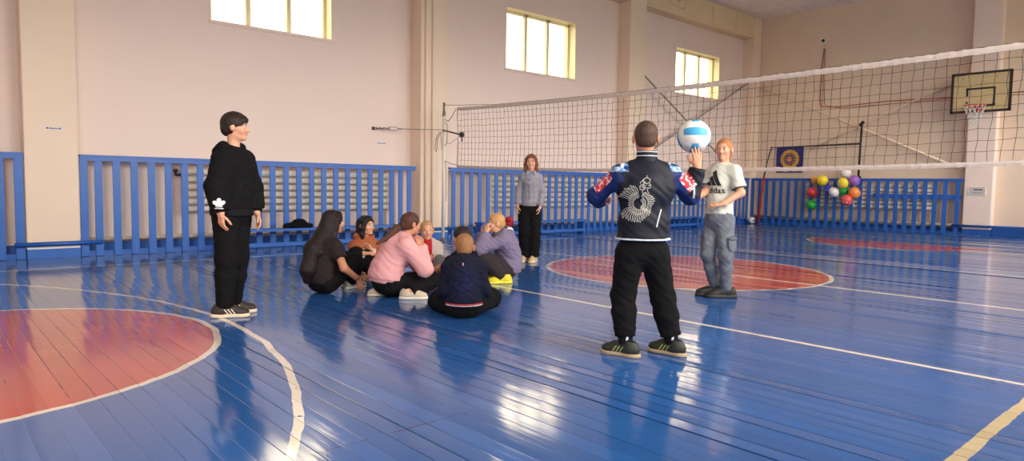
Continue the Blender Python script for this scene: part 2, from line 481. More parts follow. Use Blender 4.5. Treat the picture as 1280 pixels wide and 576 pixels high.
# concrete beam panels under the ceiling
for (a, c, seams) in ((14.22, 19.62, (14.36, 17.3, 18.55)), (8.0, 13.58, (9.8, 11.9)), (1.741, 7.341, (3.5, 5.4))):
    b = MB(); b.box(a, c, YP + 0.01, Y1, 5.70, ZC - 0.005, bev=0.01)
    p = trim(b, M['beam'])
    b = MB()
    for s_ in seams: b.box(s_ - 0.035, s_ + 0.035, YP - 0.008, YP + 0.011, 5.76, ZC - 0.08, bev=0.004)
    b.build('joint_strip', M['beam'], parent=p)
    if a > 14:
        b = MB()
        rr = random.Random(5)
        for i in range(22):
            x = 15.2 + rr.random() * 0.75; z = 5.86 + rr.random() * 0.34
            b.box(x - 0.012, x + 0.012, YP + 0.006, YP + 0.0105, z - 0.014, z + 0.014)
        b.box(14.72, 14.76, YP + 0.004, YP + 0.0105, 5.98, 6.02)
        b.build('chipped_hole', M['darksteel'], parent=p)
# low painted board along the far wall, right of the hoop pilaster
struct(MB().box(19.86, X1, Y0, 4.55, 0, 0.20, bev=0.006).build('baseboard_far', M['blue2']))
struct(MB().box(X0, X1, Y1 - 0.012, Y1 - 0.001, 0, 0.165).build('baseboard_left', M['blue2']))
struct(MB().box(X1 - 0.012, X1 - 0.001, 5.16, 10.88, 0, 0.165).build('baseboard_back', M['blue2']))
struct(MB().box(X0, X1, Y0, Y0 + 0.03, 0, 0.2, bev=0.006).build('baseboard_right', M['blue2']))

# ------------------------------------------------------------------ blue slatted radiator guards
def guard(axis, front, centres, a0, a1, w, label, bar=None):
    """axis 'x': along the left wall (front face at y=front); 'y': along the far wall (front face at x=front)"""
    zt = 1.41
    def bx(b, u0, u1, d0, d1, z0, z1, bev=0.005):
        if axis == 'x': b.box(u0, u1, front + d0, front + d1, z0, z1, bev=bev)
        else: b.box(front + d0, front + d1, u0, u1, z0, z1, bev=bev)
    mid = (a0 + a1) / 2
    deep = (Y1 if axis == 'x' else X1) - front - 0.006
    loc = (mid, front + 0.1, 0) if axis == 'x' else (front + 0.1, mid, 0)
    t = thing('radiator_guard', loc, label, 'radiator guard', 'blue slatted radiator guards')
    b = MB()
    for i, c in enumerate(centres):
        ww = w if not isinstance(w, dict) else w.get(i, w['d'])
        bx(b, c - ww / 2, c + ww / 2, 0, 0.022, 0.005, zt - 0.03)
    b.build('slat_panel', M['blue'], t, loc)
    b = MB()
    bx(b, a0, a1, -0.03, 0.11, zt - 0.028, zt, 0.006)
    b.build('top_board', M['blue'], t, loc)
    b = MB(); bx(b, a0, a1, -0.016, -0.0005, zt - 0.082, zt - 0.0285); b.build('upper_rail', M['blue'], t, loc)
    b = MB(); bx(b, a0, a1, 0.0225, 0.05, 0.0, 0.075); b.build('bottom_rail', M['blue2'], t, loc)
    if bar:
        b = MB(); bx(b, bar[0], bar[1], 0.0225, 0.05, 0.88, 1.0); b.build('middle_rail', M['blue'], t, loc)
    return t
guard('x', Wl_ := 10.898, [1.07 - 0.2 * 0 , 0.865] + [0.63 - 0.225 * k for k in range(8)], -1.2, 1.125, 0.1, 'blue slatted guard left of the leftmost pilaster')
guard('x', Wl_, [1.80] + [1.975 + 0.2253 * k for k in range(22)] + [6.9, 7.09], 1.755, 7.23, 0.098, 'long blue slatted guard behind the boy in the black hoodie, left of the volleyball post')
guard('x', Wl_, [8.14 + 0.2247 * k for k in range(24)], 8.03, 13.56, 0.098, 'blue slatted guard behind the standing girl in the grey denim jacket')
guard('x', Wl_, [14.36 + 0.226 * k for k in range(24)], 14.24, 19.6, 0.098, 'blue slatted guard behind the girl in the white t-shirt, ending in the far corner')
guard('y', 19.744, [5.285] + [5.56 + 0.2297 * k for k in range(24)], 5.16, 10.88, 0.104, 'blue slatted guard on the far wall behind the balloons', bar=(5.2, 7.3))

# ------------------------------------------------------------------ heating: ribbed-tube radiators and pipes
def radiator(axis, d, a0, a1, z0, z1, rows, label):
    loc = ((a0 + a1) / 2, d, z0) if axis == 'x' else (d, (a0 + a1) / 2, z0)
    t = thing('tube_radiator', loc, label, 'radiator', 'cream tube radiators behind the guards')
    step = (z1 - z0) / rows
    for k in range(rows):
        z = z0 + (k + 0.5) * step
        b = MB(); prof = []
        x = a0
        R = step * 0.425
        while x < a1 - 0.02:
            prof += [(R * 0.93, x), (R * 0.93, x + 0.2), (R, x + 0.202), (R, x + 0.23), (R * 0.93, x + 0.232)]
            x += 0.2253
        prof = [q for q in prof if q[1] <= a1]
        hs = []; last = -1e9
        for q in prof:
            if q[1] > last: hs.append(q); last = q[1]
        b.lathe(hs, (0, d, z) if axis == 'x' else (d, 0, z), 'X' if axis == 'x' else 'Y', 14)
        b.build('ribbed_tube', M['radiator'], t, loc)
    for e in (a0 + 0.02, a1 - 0.02):
        b = MB()
        if axis == 'x': b.box(e - 0.03, e + 0.03, d - 0.035, d + 0.035, z0 - 0.02, z1 + 0.02, bev=0.012)
        else: b.box(d - 0.035, d + 0.035, e - 0.03, e + 0.03, z0 - 0.02, z1 + 0.02, bev=0.012)
        b.build('end_header', M['radiator'], t, loc)
    for e in (a0 + 0.5, a1 - 0.5):   # wall brackets reach back to the wall
        b = MB()
        if axis == 'x': b.box(e - 0.015, e + 0.015, d + 0.03, Y1 - 0.001, z1 - 0.1, z1 - 0.06)
        else: b.box(d + 0.03, X1 - 0.001, e - 0.015, e + 0.015, z1 - 0.1, z1 - 0.06)
        b.build('bracket', M['darksteel'], t, loc)
    return t
r1 = radiator('x', 11.12, 3.13, 6.80, 0.58, 1.27, 6, 'cream tube radiator behind the long guard, left of the volleyball post')
b = MB(); b.tube([(3.13, 11.10, 1.16), (3.03, 11.10, 1.16), (3.03, 11.10, 1.22)], 0.02); b.tube([(3.03, 11.06, 1.22), (3.03, 11.14, 1.22)], 0.03)
b.build('valve', M['darksteel'], r1, tuple(r1.location))
radiator('x', 11.12, 9.25, 13.0, 0.58, 1.27, 6, 'cream tube radiator behind the guard in back of the denim jacket girl')
radiator('x', 11.12, 15.2, 18.9, 0.58, 1.27, 6, 'cream tube radiator behind the guard in back of the white t-shirt girl')
radiator('y', 19.93, 5.85, 9.35, 0.58, 1.27, 6, 'cream tube radiator behind the balloons on the far wall')

def pipe(pts, r, m, label, name='heating_pipe', group=None, clips=()):
    o = MB().tube(pts, r, 10).build(name, m)
    return tag(o, label, 'pipe', group)
pipe([(1.78, 11.1, 0.225), (7.3, 11.1, 0.225)], 0.03, M['pipe'], 'pale worn heating pipe low behind the long guard left of the volleyball post')
pipe([(8.03, 11.1, 0.225), (13.55, 11.1, 0.225)], 0.03, M['pipe'], 'pale worn heating pipe low behind the guard in back of the denim jacket girl')
pipe([(14.25, 11.1, 0.225), (19.6, 11.1, 0.225)], 0.03, M['pipe'], 'pale worn heating pipe low behind the guard next to the far corner')
pipe([(19.92, 5.16, 0.235), (19.92, 10.88, 0.235)], 0.03, M['pipe'], 'pale worn heating pipe low behind the guard on the far wall')
for (xa, xb, lab) in ((1.0, 2.0, 'blue heating pipe crossing the foot of the leftmost pilaster'), (7.2, 8.15, 'blue heating pipe crossing the pilaster foot behind the volleyball post'), (13.44, 14.36, 'blue heating pipe crossing the pilaster foot behind the boy with the ball')):
    pipe([(xa, 10.836, 0.20), (xb, 10.836, 0.205)], 0.03, M['blue2'], lab)
pipe([(19.682, 5.36, 0.235), (19.682, 4.4, 0.24), (19.682, Y0 + 0.06, 0.26)], 0.03, M['blue2'], 'dark blue heating pipe round the foot of the hoop pilaster')
# risers beside the pilaster behind the volleyball post
for (x, lab) in ((7.44, 'left one of two cream riser pipes on the pilaster behind the volleyball post'), (7.60, 'right one of two cream riser pipes on the pilaster behind the volleyball post')):
    tag(MB().tube([(x, 10.875, 0.24), (x, 10.875, ZC)], 0.022, 10).build('riser_pipe', M['cream']), lab, 'pipe')

# ------------------------------------------------------------------ low gym benches
def bench(x0, x1, y0, y1, zt, label, legs):
    loc = ((x0 + x1) / 2, (y0 + y1) / 2, 0)
    t = thing('gym_bench', loc, label, 'bench', 'low blue gym benches')
    MB().box(x0, x1, y0, y1, zt - 0.04, zt, bev=0.006).build('seat_board', M['blue'], t, loc)
    ym = (y0 + y1) / 2
    MB().box(x0 + 0.05, x1 - 0.05, y0 + 0.02, y0 + 0.05, 0.055, 0.115, bev=0.005).build('lower_rail', M['blue'], t, loc)
    for x in legs:
        MB().box(x - 0.04, x + 0.04, y0 + 0.05, y1 - 0.02, 0.0, zt - 0.04, bev=0.005).build('leg', M['blue2'], t, loc)
    return t
bench(3.5, 6.96, 10.40, 10.66, 0.335, 'low blue bench behind the seated children, with the black garment on it', (3.62, 5.2, 6.86))
bench(8.50, 11.62, 10.42, 10.68, 0.32, 'low blue bench behind the standing girl in the denim jacket', (8.56, 10.0, 11.56))
bench(14.35, 16.32, 10.45, 10.7, 0.30, 'low blue bench at the far left wall beside the white t-shirt girl', (14.45, 16.24))
# ------------------------------------------------------------------ volleyball post, net, anchor wire
NX = 7.633
post = thing('volleyball_post', (NX, 10.55, 0), 'white volleyball post standing before the pilaster', 'post')
L0 = (NX, 10.55, 0)
b = MB(); b.tube([(NX, 10.55, 0.0), (NX, 10.55, 2.40)], 0.032, 14); b.build('pole', M['white'], post, L0)
b = MB(); b.tube([(NX, 10.55, 2.39), (NX, 10.55, 2.62)], 0.024, 12); b.lathe([(0.03, 2.36), (0.036, 2.37), (0.036, 2.41), (0.026, 2.42)], (NX, 10.55, 0)); b.build('steel_top_sleeve', M['steel'], post, L0)
b = MB(); b.lathe([(0.09, 0), (0.09, 0.012), (0.045, 0.02), (0.036, 0.05)], (NX, 10.55, 0)); b.build('floor_flange', M['steel'], post, L0)
b = MB(); b.tube([(NX - 0.03, 10.54, 2.10), (NX - 0.045, 9.95, 1.985)], 0.014, 8); b.build('tension_rod', M['darksteel'], post, L0)
b = MB(); b.box(NX - 0.085, NX - 0.025, 9.87, 9.97, 1.94, 2.03, bev=0.012); b.tube([(NX - 0.05, 9.92, 1.95), (NX - 0.05, 9.92, 1.86)], 0.012); b.build('clamp', M['darksteel'], post, L0)
b = MB(); b.tube([(NX, 10.58, 2.08), (NX, 10.70, 2.06), (NX, 10.80, 1.95), (NX, 10.84, 1.78), (NX, 10.80, 1.70), (NX, 10.77, 1.78), (NX, 10.76, 1.95), (NX, 10.66, 2.06), (NX, 10.63, 1.9), (NX, 10.60, 1.72), (NX, 10.57, 1.66)], 0.006, 6); b.build('loose_cord', M['greycord'], post, L0)
b = MB(); b.tube([(NX, 10.545, 1.60), (NX + 0.005, 10.50, 1.45), (NX, 10.47, 1.32), (NX, 10.46, 0.75)], 0.005, 6); b.build('hanging_cord', M['greycord'], post, L0)

wire = thing('anchor_wire', (6.51, 11.25, 2.10), 'steel anchor wire with turnbuckle between wall and volleyball post', 'wire')
LW = (6.51, 11.25, 2.10)
A, B = Vector((6.515, 11.256, 2.10)), Vector((NX - 0.030, 10.568, 2.11))
d_ = (B - A)
b = MB(); b.tube([A + d_ * 0.40, A + d_ * 0.7 + Vector((0, 0, -0.004)), B], 0.006, 6); b.build('cable', M['cable'], wire, LW)
b = MB(); s_ = Vector((0, 0, 0.03))
b.tube([A + d_ * 0.22 + s_ * 0.2, A + d_ * 0.24 + s_, A + d_ * 0.34 + s_, A + d_ * 0.36 + s_ * 0.2], 0.007, 6); b.tube([A + d_ * 0.22 - s_ * 0.2, A + d_ * 0.24 - s_, A + d_ * 0.34 - s_, A + d_ * 0.36 - s_ * 0.2], 0.007, 6)
b.tube([A + d_ * 0.35, A + d_ * 0.42], 0.012, 8); b.build('turnbuckle', M['steel'], wire, LW)
b = MB()
for k in range(7):
    c = A + d_ * (0.04 + 0.03 * k)
    pts = []
    for q in range(10):
        a_ = 2 * PI * q / 10
        off = Vector((0, 0, 0.022 * math.sin(a_))) if k % 2 == 0 else Vector((d_.y, -d_.x, 0)).normalized() * 0.022 * math.sin(a_)
        pts.append(c + d_.normalized() * 0.028 * math.cos(a_) + off)
    b.tube(pts, 0.006, 6, closed=True)
b.build('chain', M['darksteel'], wire, LW)
b = MB(); b.box(6.49, 6.54, 11.245, 11.259, 2.07, 2.13, bev=0.004); b.build('wall_plate', M['darksteel'], wire, LW)

def net_top(y):   # sagging head line; y from 10.16 (post side) to -0.3
    t = (10.16 - y) / 10.4
    return 2.475 - 0.085 * 4 * t * (1 - t)
def net_bot(y):
    t = (10.16 - y) / 10.4
    return 1.425 - 0.105 * 4 * t * (1 - t) * (1 if t < 0.5 else 1)
net = thing('volleyball_net', (NX, 5.2, 1.4), 'black mesh volleyball net with white tapes stretched across the hall', 'net')
LN = (NX, 5.2, 1.4)
YA, YB = 10.13, -0.32
rn = random.Random(11)
def bulge(y, t):   # the slack mesh hangs a little out of plane
    return 0.03 * math.sin(y * 0.9) * math.sin(t * PI)
cols = int((YA - YB) / 0.1005); rows = 10
jit = {}
def knot(i, k):
    y = YA - i * 0.1005; t = k / rows
    key = (i, k)
    if key not in jit: jit[key] = (rn.gauss(0, 0.006), rn.gauss(0, 0.004))
    jy, jz = jit[key] if 0 < k < rows else (0, 0)
    lean = 0.05 * (1 - t) * (-1 if y < 4 else (y - 4) / 6)   # verticals lean as in a slack net
    return Vector((NX + bulge(y, t), y + jy - lean * 0.6, net_bot(y) + (net_top(y) - net_bot(y)) * t + jz))
b = MB()
for i in range(cols + 1):
    b.tube([knot(i, k) for k in range(rows + 1)], 0.0026, 4, cap=False)
for k in range(1, rows):
    b.tube([knot(i, k) for i in range(cols + 1)], 0.0026, 4, cap=False)
b.build('mesh', M['netcord'], net, LN)
def tape(z_fn, h, name, m):
    b = MB(); vs = []; fs = []
    n = cols * 2
    for i in range(n + 1):
        y = YA + (YB - YA) * i / n
        w = 0.006 * math.sin(i * 1.7) + 0.004 * math.sin(i * 0.73)
        z = z_fn(y)
        sc = 1 + 0.16 * math.sin(i * PI)  # stays level
        for (dx, dz) in ((-0.006, -h / 2), (-0.010, 0), (-0.006, h / 2), (0.006, h / 2), (0.010, 0), (0.006, -h / 2)):
            pin = 0.88 if i % 2 == 0 else 1.06
            vs.append((NX + dx * (1.2 if i % 2 else 0.8) + bulge(y, 0.0), y, z + dz * pin + w * 0.3))
    for i in range(n):
        for q in range(6):
            a = i * 6 + q; c = i * 6 + (q + 1) % 6
            fs.append((a, c, c + 6, a + 6))
    b.add(vs, fs, 0, False)
    b.build(name, m, net, LN)
tape(lambda y: net_top(y) - 0.005, 0.062, 'top_tape', M['band'])
tape(lambda y: net_bot(y) - 0.012, 0.05, 'bottom_tape', M['band'])
b = MB(); b.tube([(NX, 10.527, 2.575), (NX, 10.1, 2.535), (NX, 9.4, 2.50)] + [(NX, y, net_top(y) + 0.028) for y in np.linspace(9.2, YB, 30)], 0.0045, 6)
b.build('head_cable', M['cable'], net, LN)
for pts, r_ in (([(NX, 10.516, 2.30), (NX, 10.42, 2.26), (NX, 10.3, 2.34), (NX, 10.16, 2.49)], 0.007), ([(NX, 10.512, 2.25), (NX + 0.01, 10.46, 2.2), (NX, 10.44, 2.0), (NX, 10.45, 1.86), (NX, 10.512, 1.80)], 0.006),
                ([(NX, 10.455, 1.86), (NX, 10.35, 1.84), (NX, 10.14, 1.93)], 0.004), ([(NX, 10.515, 1.52), (NX, 10.3, 1.46), (NX, 10.12, 1.44)], 0.005)):
    MB().tube(pts, r_, 6).build('tie_cord', M['greycord'], net, LN)
b = MB()
b.tube([(NX, 10.14, 2.47), (NX + 0.01, 10.12, 1.95), (NX, 10.13, 1.42)], 0.005, 6)
b.build('side_cord', M['greycord'], net, LN)

# ------------------------------------------------------------------ basketball hoop
hoop = thing('basketball_hoop', (19.74, 4.83, 2.9), 'basketball backboard with red rim and white net on the far pilaster', 'basketball hoop')
LH = (19.74, 4.83, 2.9)
BX = 19.35; by0, by1, bz0, bz1 = 4.205, 5.44, 3.005, 3.965
MB().box(BX, BX + 0.03, by0, by1, bz0, bz1, bev=0.004).build('backboard', M['board'], hoop, LH)
b = MB(); t_ = 0.05
b.box(BX - 0.012, BX + 0.04, by0 - 0.005, by0 + t_, bz0 - 0.005, bz1 + 0.005, bev=0.004); b.box(BX - 0.012, BX + 0.04, by1 - t_, by1 + 0.005, bz0 - 0.005, bz1 + 0.005, bev=0.004)
b.box(BX - 0.012, BX + 0.04, by0, by1, bz0 - 0.005, bz0 + t_, bev=0.004); b.box(BX - 0.012, BX + 0.04, by0, by1, bz1 - t_, bz1 + 0.005, bev=0.004)
b.build('border_frame', M['boardline'], hoop, LH)
b = MB(); iy0, iy1, iz0, iz1 = 4.52, 5.12, 3.14, 3.595; t_ = 0.045
x_ = (BX - 0.002, BX + 0.001)
b.box(*x_, iy0, iy1, iz1 - t_, iz1); b.box(*x_, iy0, iy0 + t_, iz0, iz1); b.box(*x_, iy0, 4.72, iz0, iz0 + t_)
b.box(*x_, iy1 - t_, iy1, 3.40, iz1); b.box(*x_, iy1 - t_, iy1, 3.22, 3.27)
b.build('target_square_line', M['boardline'], hoop, LH)
for (yy, zz) in ((5.2, 3.82), (4.5, 3.82), (4.5, 3.18), (5.2, 3.12)): MB().lathe([(0.012, -0.006), (0.012, 0.0)], (BX, yy, zz), 'X', 8).build('bolt', M['darksteel'], hoop, LH)
RZ, RXc, RYc = 3.135, 18.98, 4.83
b = MB(); b.tube([(RXc + 0.225 * math.cos(a), RYc + 0.225 * math.sin(a), RZ) for a in np.linspace(0, 2 * PI, 33)[:-1]], 0.011, 8, closed=True)
b.tube([(RXc + 0.2, RYc + 0.1, RZ), (BX - 0.005, RYc + 0.07, RZ)], 0.011); b.tube([(RXc + 0.2, RYc - 0.1, RZ), (BX - 0.005, RYc - 0.07, RZ)], 0.011)
b.box(BX - 0.012, BX - 0.001, RYc - 0.1, RYc + 0.1, RZ - 0.14, RZ + 0.03, bev=0.004)
b.box(BX - 0.12, BX - 0.005, RYc - 0.07, RYc + 0.07, RZ - 0.012, RZ + 0.004, bev=0.004)
b.build('rim', M['red'], hoop, LH)
b = MB(); nr = 12
def np_(k, lv):
    rad = [0.22, 0.19, 0.155, 0.125, 0.115][lv]; z = RZ - [0.01, 0.11, 0.22, 0.32, 0.40][lv]
    a = 2 * PI * (k + 0.5 * (lv % 2)) / nr
    return (RXc + rad * math.cos(a), RYc + rad * math.sin(a), z)
for k in range(nr):
    if k in (4, 9): n_l = 2
    else: n_l = 4
    for lv in range(n_l if k % 3 else 3):
        b.tube([np_(k, lv), np_(k, lv + 1)], 0.006, 5); b.tube([np_(k, lv), np_((k - 1 if lv % 2 == 0 else k + 1) % nr, lv + 1)], 0.006, 5)
b.tube([np_(7, 3), (RXc - 0.1, RYc + 0.06, RZ - 0.5), (RXc - 0.1, RYc - 0.02, RZ - 0.53), (RXc - 0.08, RYc - 0.08, RZ - 0.45), np_(9, 2)], 0.006, 5)
b.build('net', M['white'], hoop, LH)
for yy in (4.62, 5.06):
    b = MB()
    b.tube([(19.745, yy, 3.75), (BX + 0.03, yy, 3.75)], 0.02); b.tube([(19.745, yy, 3.15), (BX + 0.03, yy, 3.15)], 0.02); b.tube([(19.745, yy, 3.15), (BX + 0.03, yy, 3.75)], 0.015)
    b.build('bracket', M['steel'], hoop, LH)

# ------------------------------------------------------------------ crossed steel braces on the walls
def brace(p, q, r, label, m):
    o = MB().tube([p, q], r, 8).build('diagonal_brace', m); tag(o, label, 'brace')
brace((19.93, 10.82, 4.23), (19.95, 5.16, 1.60), 0.030, 'pale diagonal brace on the far wall falling from the corner to the hoop pilaster', M['cream'])
brace((20.0, 5.2, 4.02), (20.0, 9.2, 2.27), 0.024, 'pale diagonal brace on the far wall rising towards the backboard', M['cream'])
brace((14.2, 10.90, 3.93), (19.2, 11.05, 1.48), 0.024, 'grey diagonal brace on the left wall falling from the pilaster past the far window', M['brace'])
brace((19.4, 10.96, 4.31), (14.3, 11.14, 1.78), 0.024, 'grey diagonal brace on the left wall rising to the far corner below the window', M['brace'])

# ------------------------------------------------------------------ alarm socket and red cable on the far wall
s_ = thing('wall_socket', (X1, 8.97, 5.41), 'small white round socket high on the far wall, above the red cable', 'socket')
b = MB(); b.box(X1 - 0.02, X1 - 0.001, 8.89, 9.05, 5.33, 5.49, bev=0.008); b.build('plate', M['white'], s_, (X1, 8.97, 5.41))
b = MB(); b.lathe([(0.045, -0.035), (0.045, -0.018)], (X1, 8.97, 5.41), 'X', 16); b.build('dark_centre', M['darksteel'], s_, (X1, 8.97, 5.41))
b = MB()
b.tube([(X1 - 0.015, 8.93, 5.18), (X1 - 0.012, 8.98, 4.6), (X1 - 0.012, 8.99, 3.62), (X1 - 0.012, 8.95, 3.52), (X1 - 0.012, 8.85, 3.485), (X1 - 0.012, 8.4, 3.47), (X1 - 0.012, 7.2, 3.52), (X1 - 0.012, 6.0, 3.50), (X1 - 0.012, 5.16, 3.48)], 0.011, 6)
b.tube([(X1 - 0.012, 8.90, 5.18), (X1 - 0.012, 8.9, 4.3), (X1 - 0.012, 8.86, 3.6), (X1 - 0.012, 8.8, 3.53), (X1 - 0.012, 8.3, 3.40), (X1 - 0.012, 7.0, 3.44), (X1 - 0.012, 5.16, 3.42)], 0.007, 6)
b.tube([(X1 - 0.012, 4.545, 3.49), (X1 - 0.012, 3.2, 3.51), (X1 - 0.012, -0.9, 3.5)], 0.011, 6)
b.tube([(X1 - 0.012, 4.545, 3.43), (X1 - 0.012, 3.2, 3.45), (X1 - 0.012, -0.9, 3.44)], 0.007, 6)
tag(b.build('alarm_cable', M['redcable']), 'pair of red cables down and along the far wall', 'cable')

# ------------------------------------------------------------------ dark steel frame and emblem board in the far corner
fr = thing('metal_stand', (19.69, 9.1, 1.41), 'dark steel frame with red leg on the far guard', 'stand')
LF = (19.69, 9.1, 1.41)
b = MB(); b.tube([(19.735, 7.69, 1.43), (19.715, 7.67, 2.2), (19.69, 7.645, 2.9)], 0.028, 10); b.build('upright', M['darksteel'], fr, LF)
b = MB(); b.tube([(19.685, 7.70, 2.86), (19.685, 7.60, 2.97)], 0.045, 10); b.build('knob', M['black'], fr, LF)
b = MB(); b.tube([(19.71, 7.66, 2.37), (19.62, 8.9, 2.345), (19.60, 10.2, 2.33)], [0.028, 0.02, 0.012], 8); b.build('crossbar', M['darksteel'], fr, LF)
b = MB(); b.tube([(19.60, 10.19, 2.36), (19.60, 10.32, 1.9), (19.61, 10.42, 1.42)], 0.02, 8); b.build('leg', M['darksteel'], fr, LF)
b = MB(); b.tube([(19.61, 10.41, 1.44), (19.63, 10.56, 0.0)], 0.032, 8); b.build('red_lower_leg', M['red'], fr, LF)
b = MB(); b.box(19.70, 19.78, 7.63, 7.75, 1.411, 1.47, bev=0.008); b.build('clamp_block', M['black'], fr, LF)

em = thing('emblem_board', (X1, 9.82, 1.98), 'square dark blue board with a gold ring emblem on the far wall', 'sign')
LE = (X1, 9.82, 1.98)
m_navy = mat('navy_board', srgb(30, 34, 120), 0.5, var=0.08, scale=6)
m_gold = mat('gold_ring_paint', srgb(214, 164, 62), 0.5, var=0.10, scale=30)
m_plum = mat('plum_disc_paint', srgb(66, 34, 74), 0.5, var=0.15, scale=30)
m_oran = mat('orange_emblem_paint', srgb(226, 140, 92), 0.5, var=0.2, scale=40)
MB().box(X1 - 0.05, X1 - 0.001, 9.415, 10.235, 1.59, 2.37, bev=0.005).build('board', m_navy, em, LE)
def disc(r0, r1, x, m, name, n=40, a0=0, a1=2 * PI, parent=em, c=(9.81, 1.99)):
    b = MB(); vs = []; fs = []
    for i in range(n + 1):
        a = a0 + (a1 - a0) * i / n
        for r in (r0, r1):
            for dx in (0, -0.004): vs.append((x + dx, c[0] + r * math.cos(a), c[1] + r * math.sin(a)))
    for i in range(n):
        q = i * 4
        fs += [(q + 1, q + 3, q + 7, q + 5), (q, q + 4, q + 6, q + 2), (q + 2, q + 6, q + 7, q + 3), (q, q + 1, q + 5, q + 4)]
    b.add(vs, fs); return b.build(name, m, parent, LE)
disc(0.185, 0.29, X1 - 0.05, m_gold, 'gold_ring')
disc(0.0005, 0.185, X1 - 0.05, m_plum, 'plum_disc')
disc(0.0005, 0.085, X1 - 0.054, m_oran, 'orange_centre')
for k in range(14):
    b = MB()
    a = 2 * PI * k / 14; c_ = Vector((X1 - 0.056, 9.81 + 0.14 * math.cos(a), 1.99 + 0.14 * math.sin(a)))
    b.box(c_.x - 0.001, c_.x + 0.002, c_.y - 0.012, c_.y + 0.012, c_.z - 0.012, c_.z + 0.012)
    b.build('small_mark', M['white'], em, LE)

vt = thing('vent_grille', (19.744, 4.866, 1.10), 'small white vent grille on the hoop pilaster', 'vent')
LV = (19.744, 4.866, 1.10)
b = MB(); b.box(19.728, 19.746, 4.68, 5.055, 0.99, 1.205, bev=0.004); b.build('grille_plate', M['white'], vt, LV)
b = MB()
for k, z in enumerate((1.02, 1.06, 1.10, 1.14, 1.18)):
    b.box(19.7265, 19.7285, 4.70, 5.035, z - 0.006, z + 0.006)
b.box(19.726, 19.7285, 4.75, 4.94, 1.125, 1.155, bev=0.0)
b.box(19.726, 19.7285, 4.76, 4.95, 1.052, 1.07)
b.build('dark_slot', M['darksteel'], vt, LV)

# ------------------------------------------------------------------ balloons tied to the far guard
BAL = [('orange', (1, .42, .05), 8.826, 1.345, 0.113, 19.60, 'small orange balloon half hidden behind the yellow one at the upper left'),
       ('yellow', (.95, .74, .03), 8.510, 1.343, 0.148, 19.36, 'yellow balloon beside the orange one at the upper left'),
       ('white', (.88, .84, .80), 7.973, 1.572, 0.146, 19.56, 'white balloon highest of all, above the guard top'),
       ('yellow', (.92, .76, .04), 7.915, 1.279, 0.138, 19.29, 'yellow balloon directly below the highest white balloon'),
       ('purple', (.34, .14, .58), 7.715, 1.349, 0.143, 19.53, 'purple balloon at the upper right of the bunch'),
       ('blue', (.05, .09, .80), 8.466, 1.119, 0.107, 19.61, 'small dark blue balloon with a white print'),
       ('white', (.84, .82, .82), 8.180, 1.020, 0.135, 19.36, 'white balloon between the blue and the green balloons'),
       ('green', (.02, .42, .07), 7.999, 1.035, 0.130, 19.59, 'green balloon in the middle of the bunch, beside the orange one'),
       ('orange', (1, .30, .06), 7.674, 1.007, 0.150, 19.48, 'orange balloon at the right end of the bunch'),
       ('red', (.75, .05, .05), 8.874, 0.997, 0.144, 19.56, 'red balloon at the left end, above the lowest green one'),
       ('red', (.88, .10, .10), 7.785, 0.804, 0.146, 19.27, 'light red balloon with white dots at the bottom right'),
       ('green', (.02, .45, .06), 8.881, 0.637, 0.139, 19.56, 'green balloon lowest of all, at the left')]
for (nm, c, y, z, r, x, lab) in BAL:
    m = mat(nm + '_latex', c, 0.28, var=0.05, scale=3, coat=0.2)
    t = thing('balloon', (x, y, z - r), lab, 'balloon', 'balloons on the far guard')
    prof = []
    for i in range(17):
        a = PI * i / 16
        rr = r * math.sin(a); zz = -r * math.cos(a) * (1.12 if a > PI / 2 else 1.18) 
        if a < 0.55: rr *= 0.86
        prof.append((max(rr, 0.0), zz))
    tilt = Matrix.Rotation(random.Random(int(y * 100 + z * 10)).uniform(-0.35, 0.35), 3, 'X') @ Matrix.Rotation(-0.95, 3, 'Y')
    b = MB(); b.lathe(prof, (0, 0, 0), 'Z', 24)
    b.lathe([(0.010, -r * 1.17), (0.018, -r * 1.17 - 0.022), (0.005, -r * 1.17 - 0.024)], (0, 0, 0), 'Z', 10)
    b.v = [tuple(tilt @ Vector(v) + Vector((x, y, z))) for v in b.v]
    b.build('latex_skin', m, t, (x, y, z - r))
    k_ = tilt @ Vector((0, 0, -r * 1.17)) + Vector((x, y, z))
    b = MB(); b.tube([k_, k_ * 0.5 + Vector((19.742, k_.y, k_.z)) * 0.5 + Vector((0, 0, -0.01)), (19.742, k_.y + 0.01, k_.z)], 0.003, 5)
    b.build('string', M['white'], t, (x, y, z - r))
    if nm == 'blue' or 'dots' in lab:
        rr = random.Random(4)
        for i in range(9 if nm == 'blue' else 12):
            dv = Vector((-1, rr.uniform(-.8, .5), rr.uniform(-.6, .6))).normalized()
            p_ = Vector((x, y, z)) + Vector((dv.x * r, dv.y * r, dv.z * r * 1.15))
            q = dv.to_track_quat('Z', 'Y').to_matrix()
            s0 = 0.016
            ring = [q @ Vector((s0 * math.cos(a), s0 * math.sin(a), 0.002)) + p_ for a in np.linspace(0, 2 * PI, 9)[:-1]]
            MB().add(ring, [tuple(range(8))]).build('printed_dot', M['white'], t, (x, y, z - r))

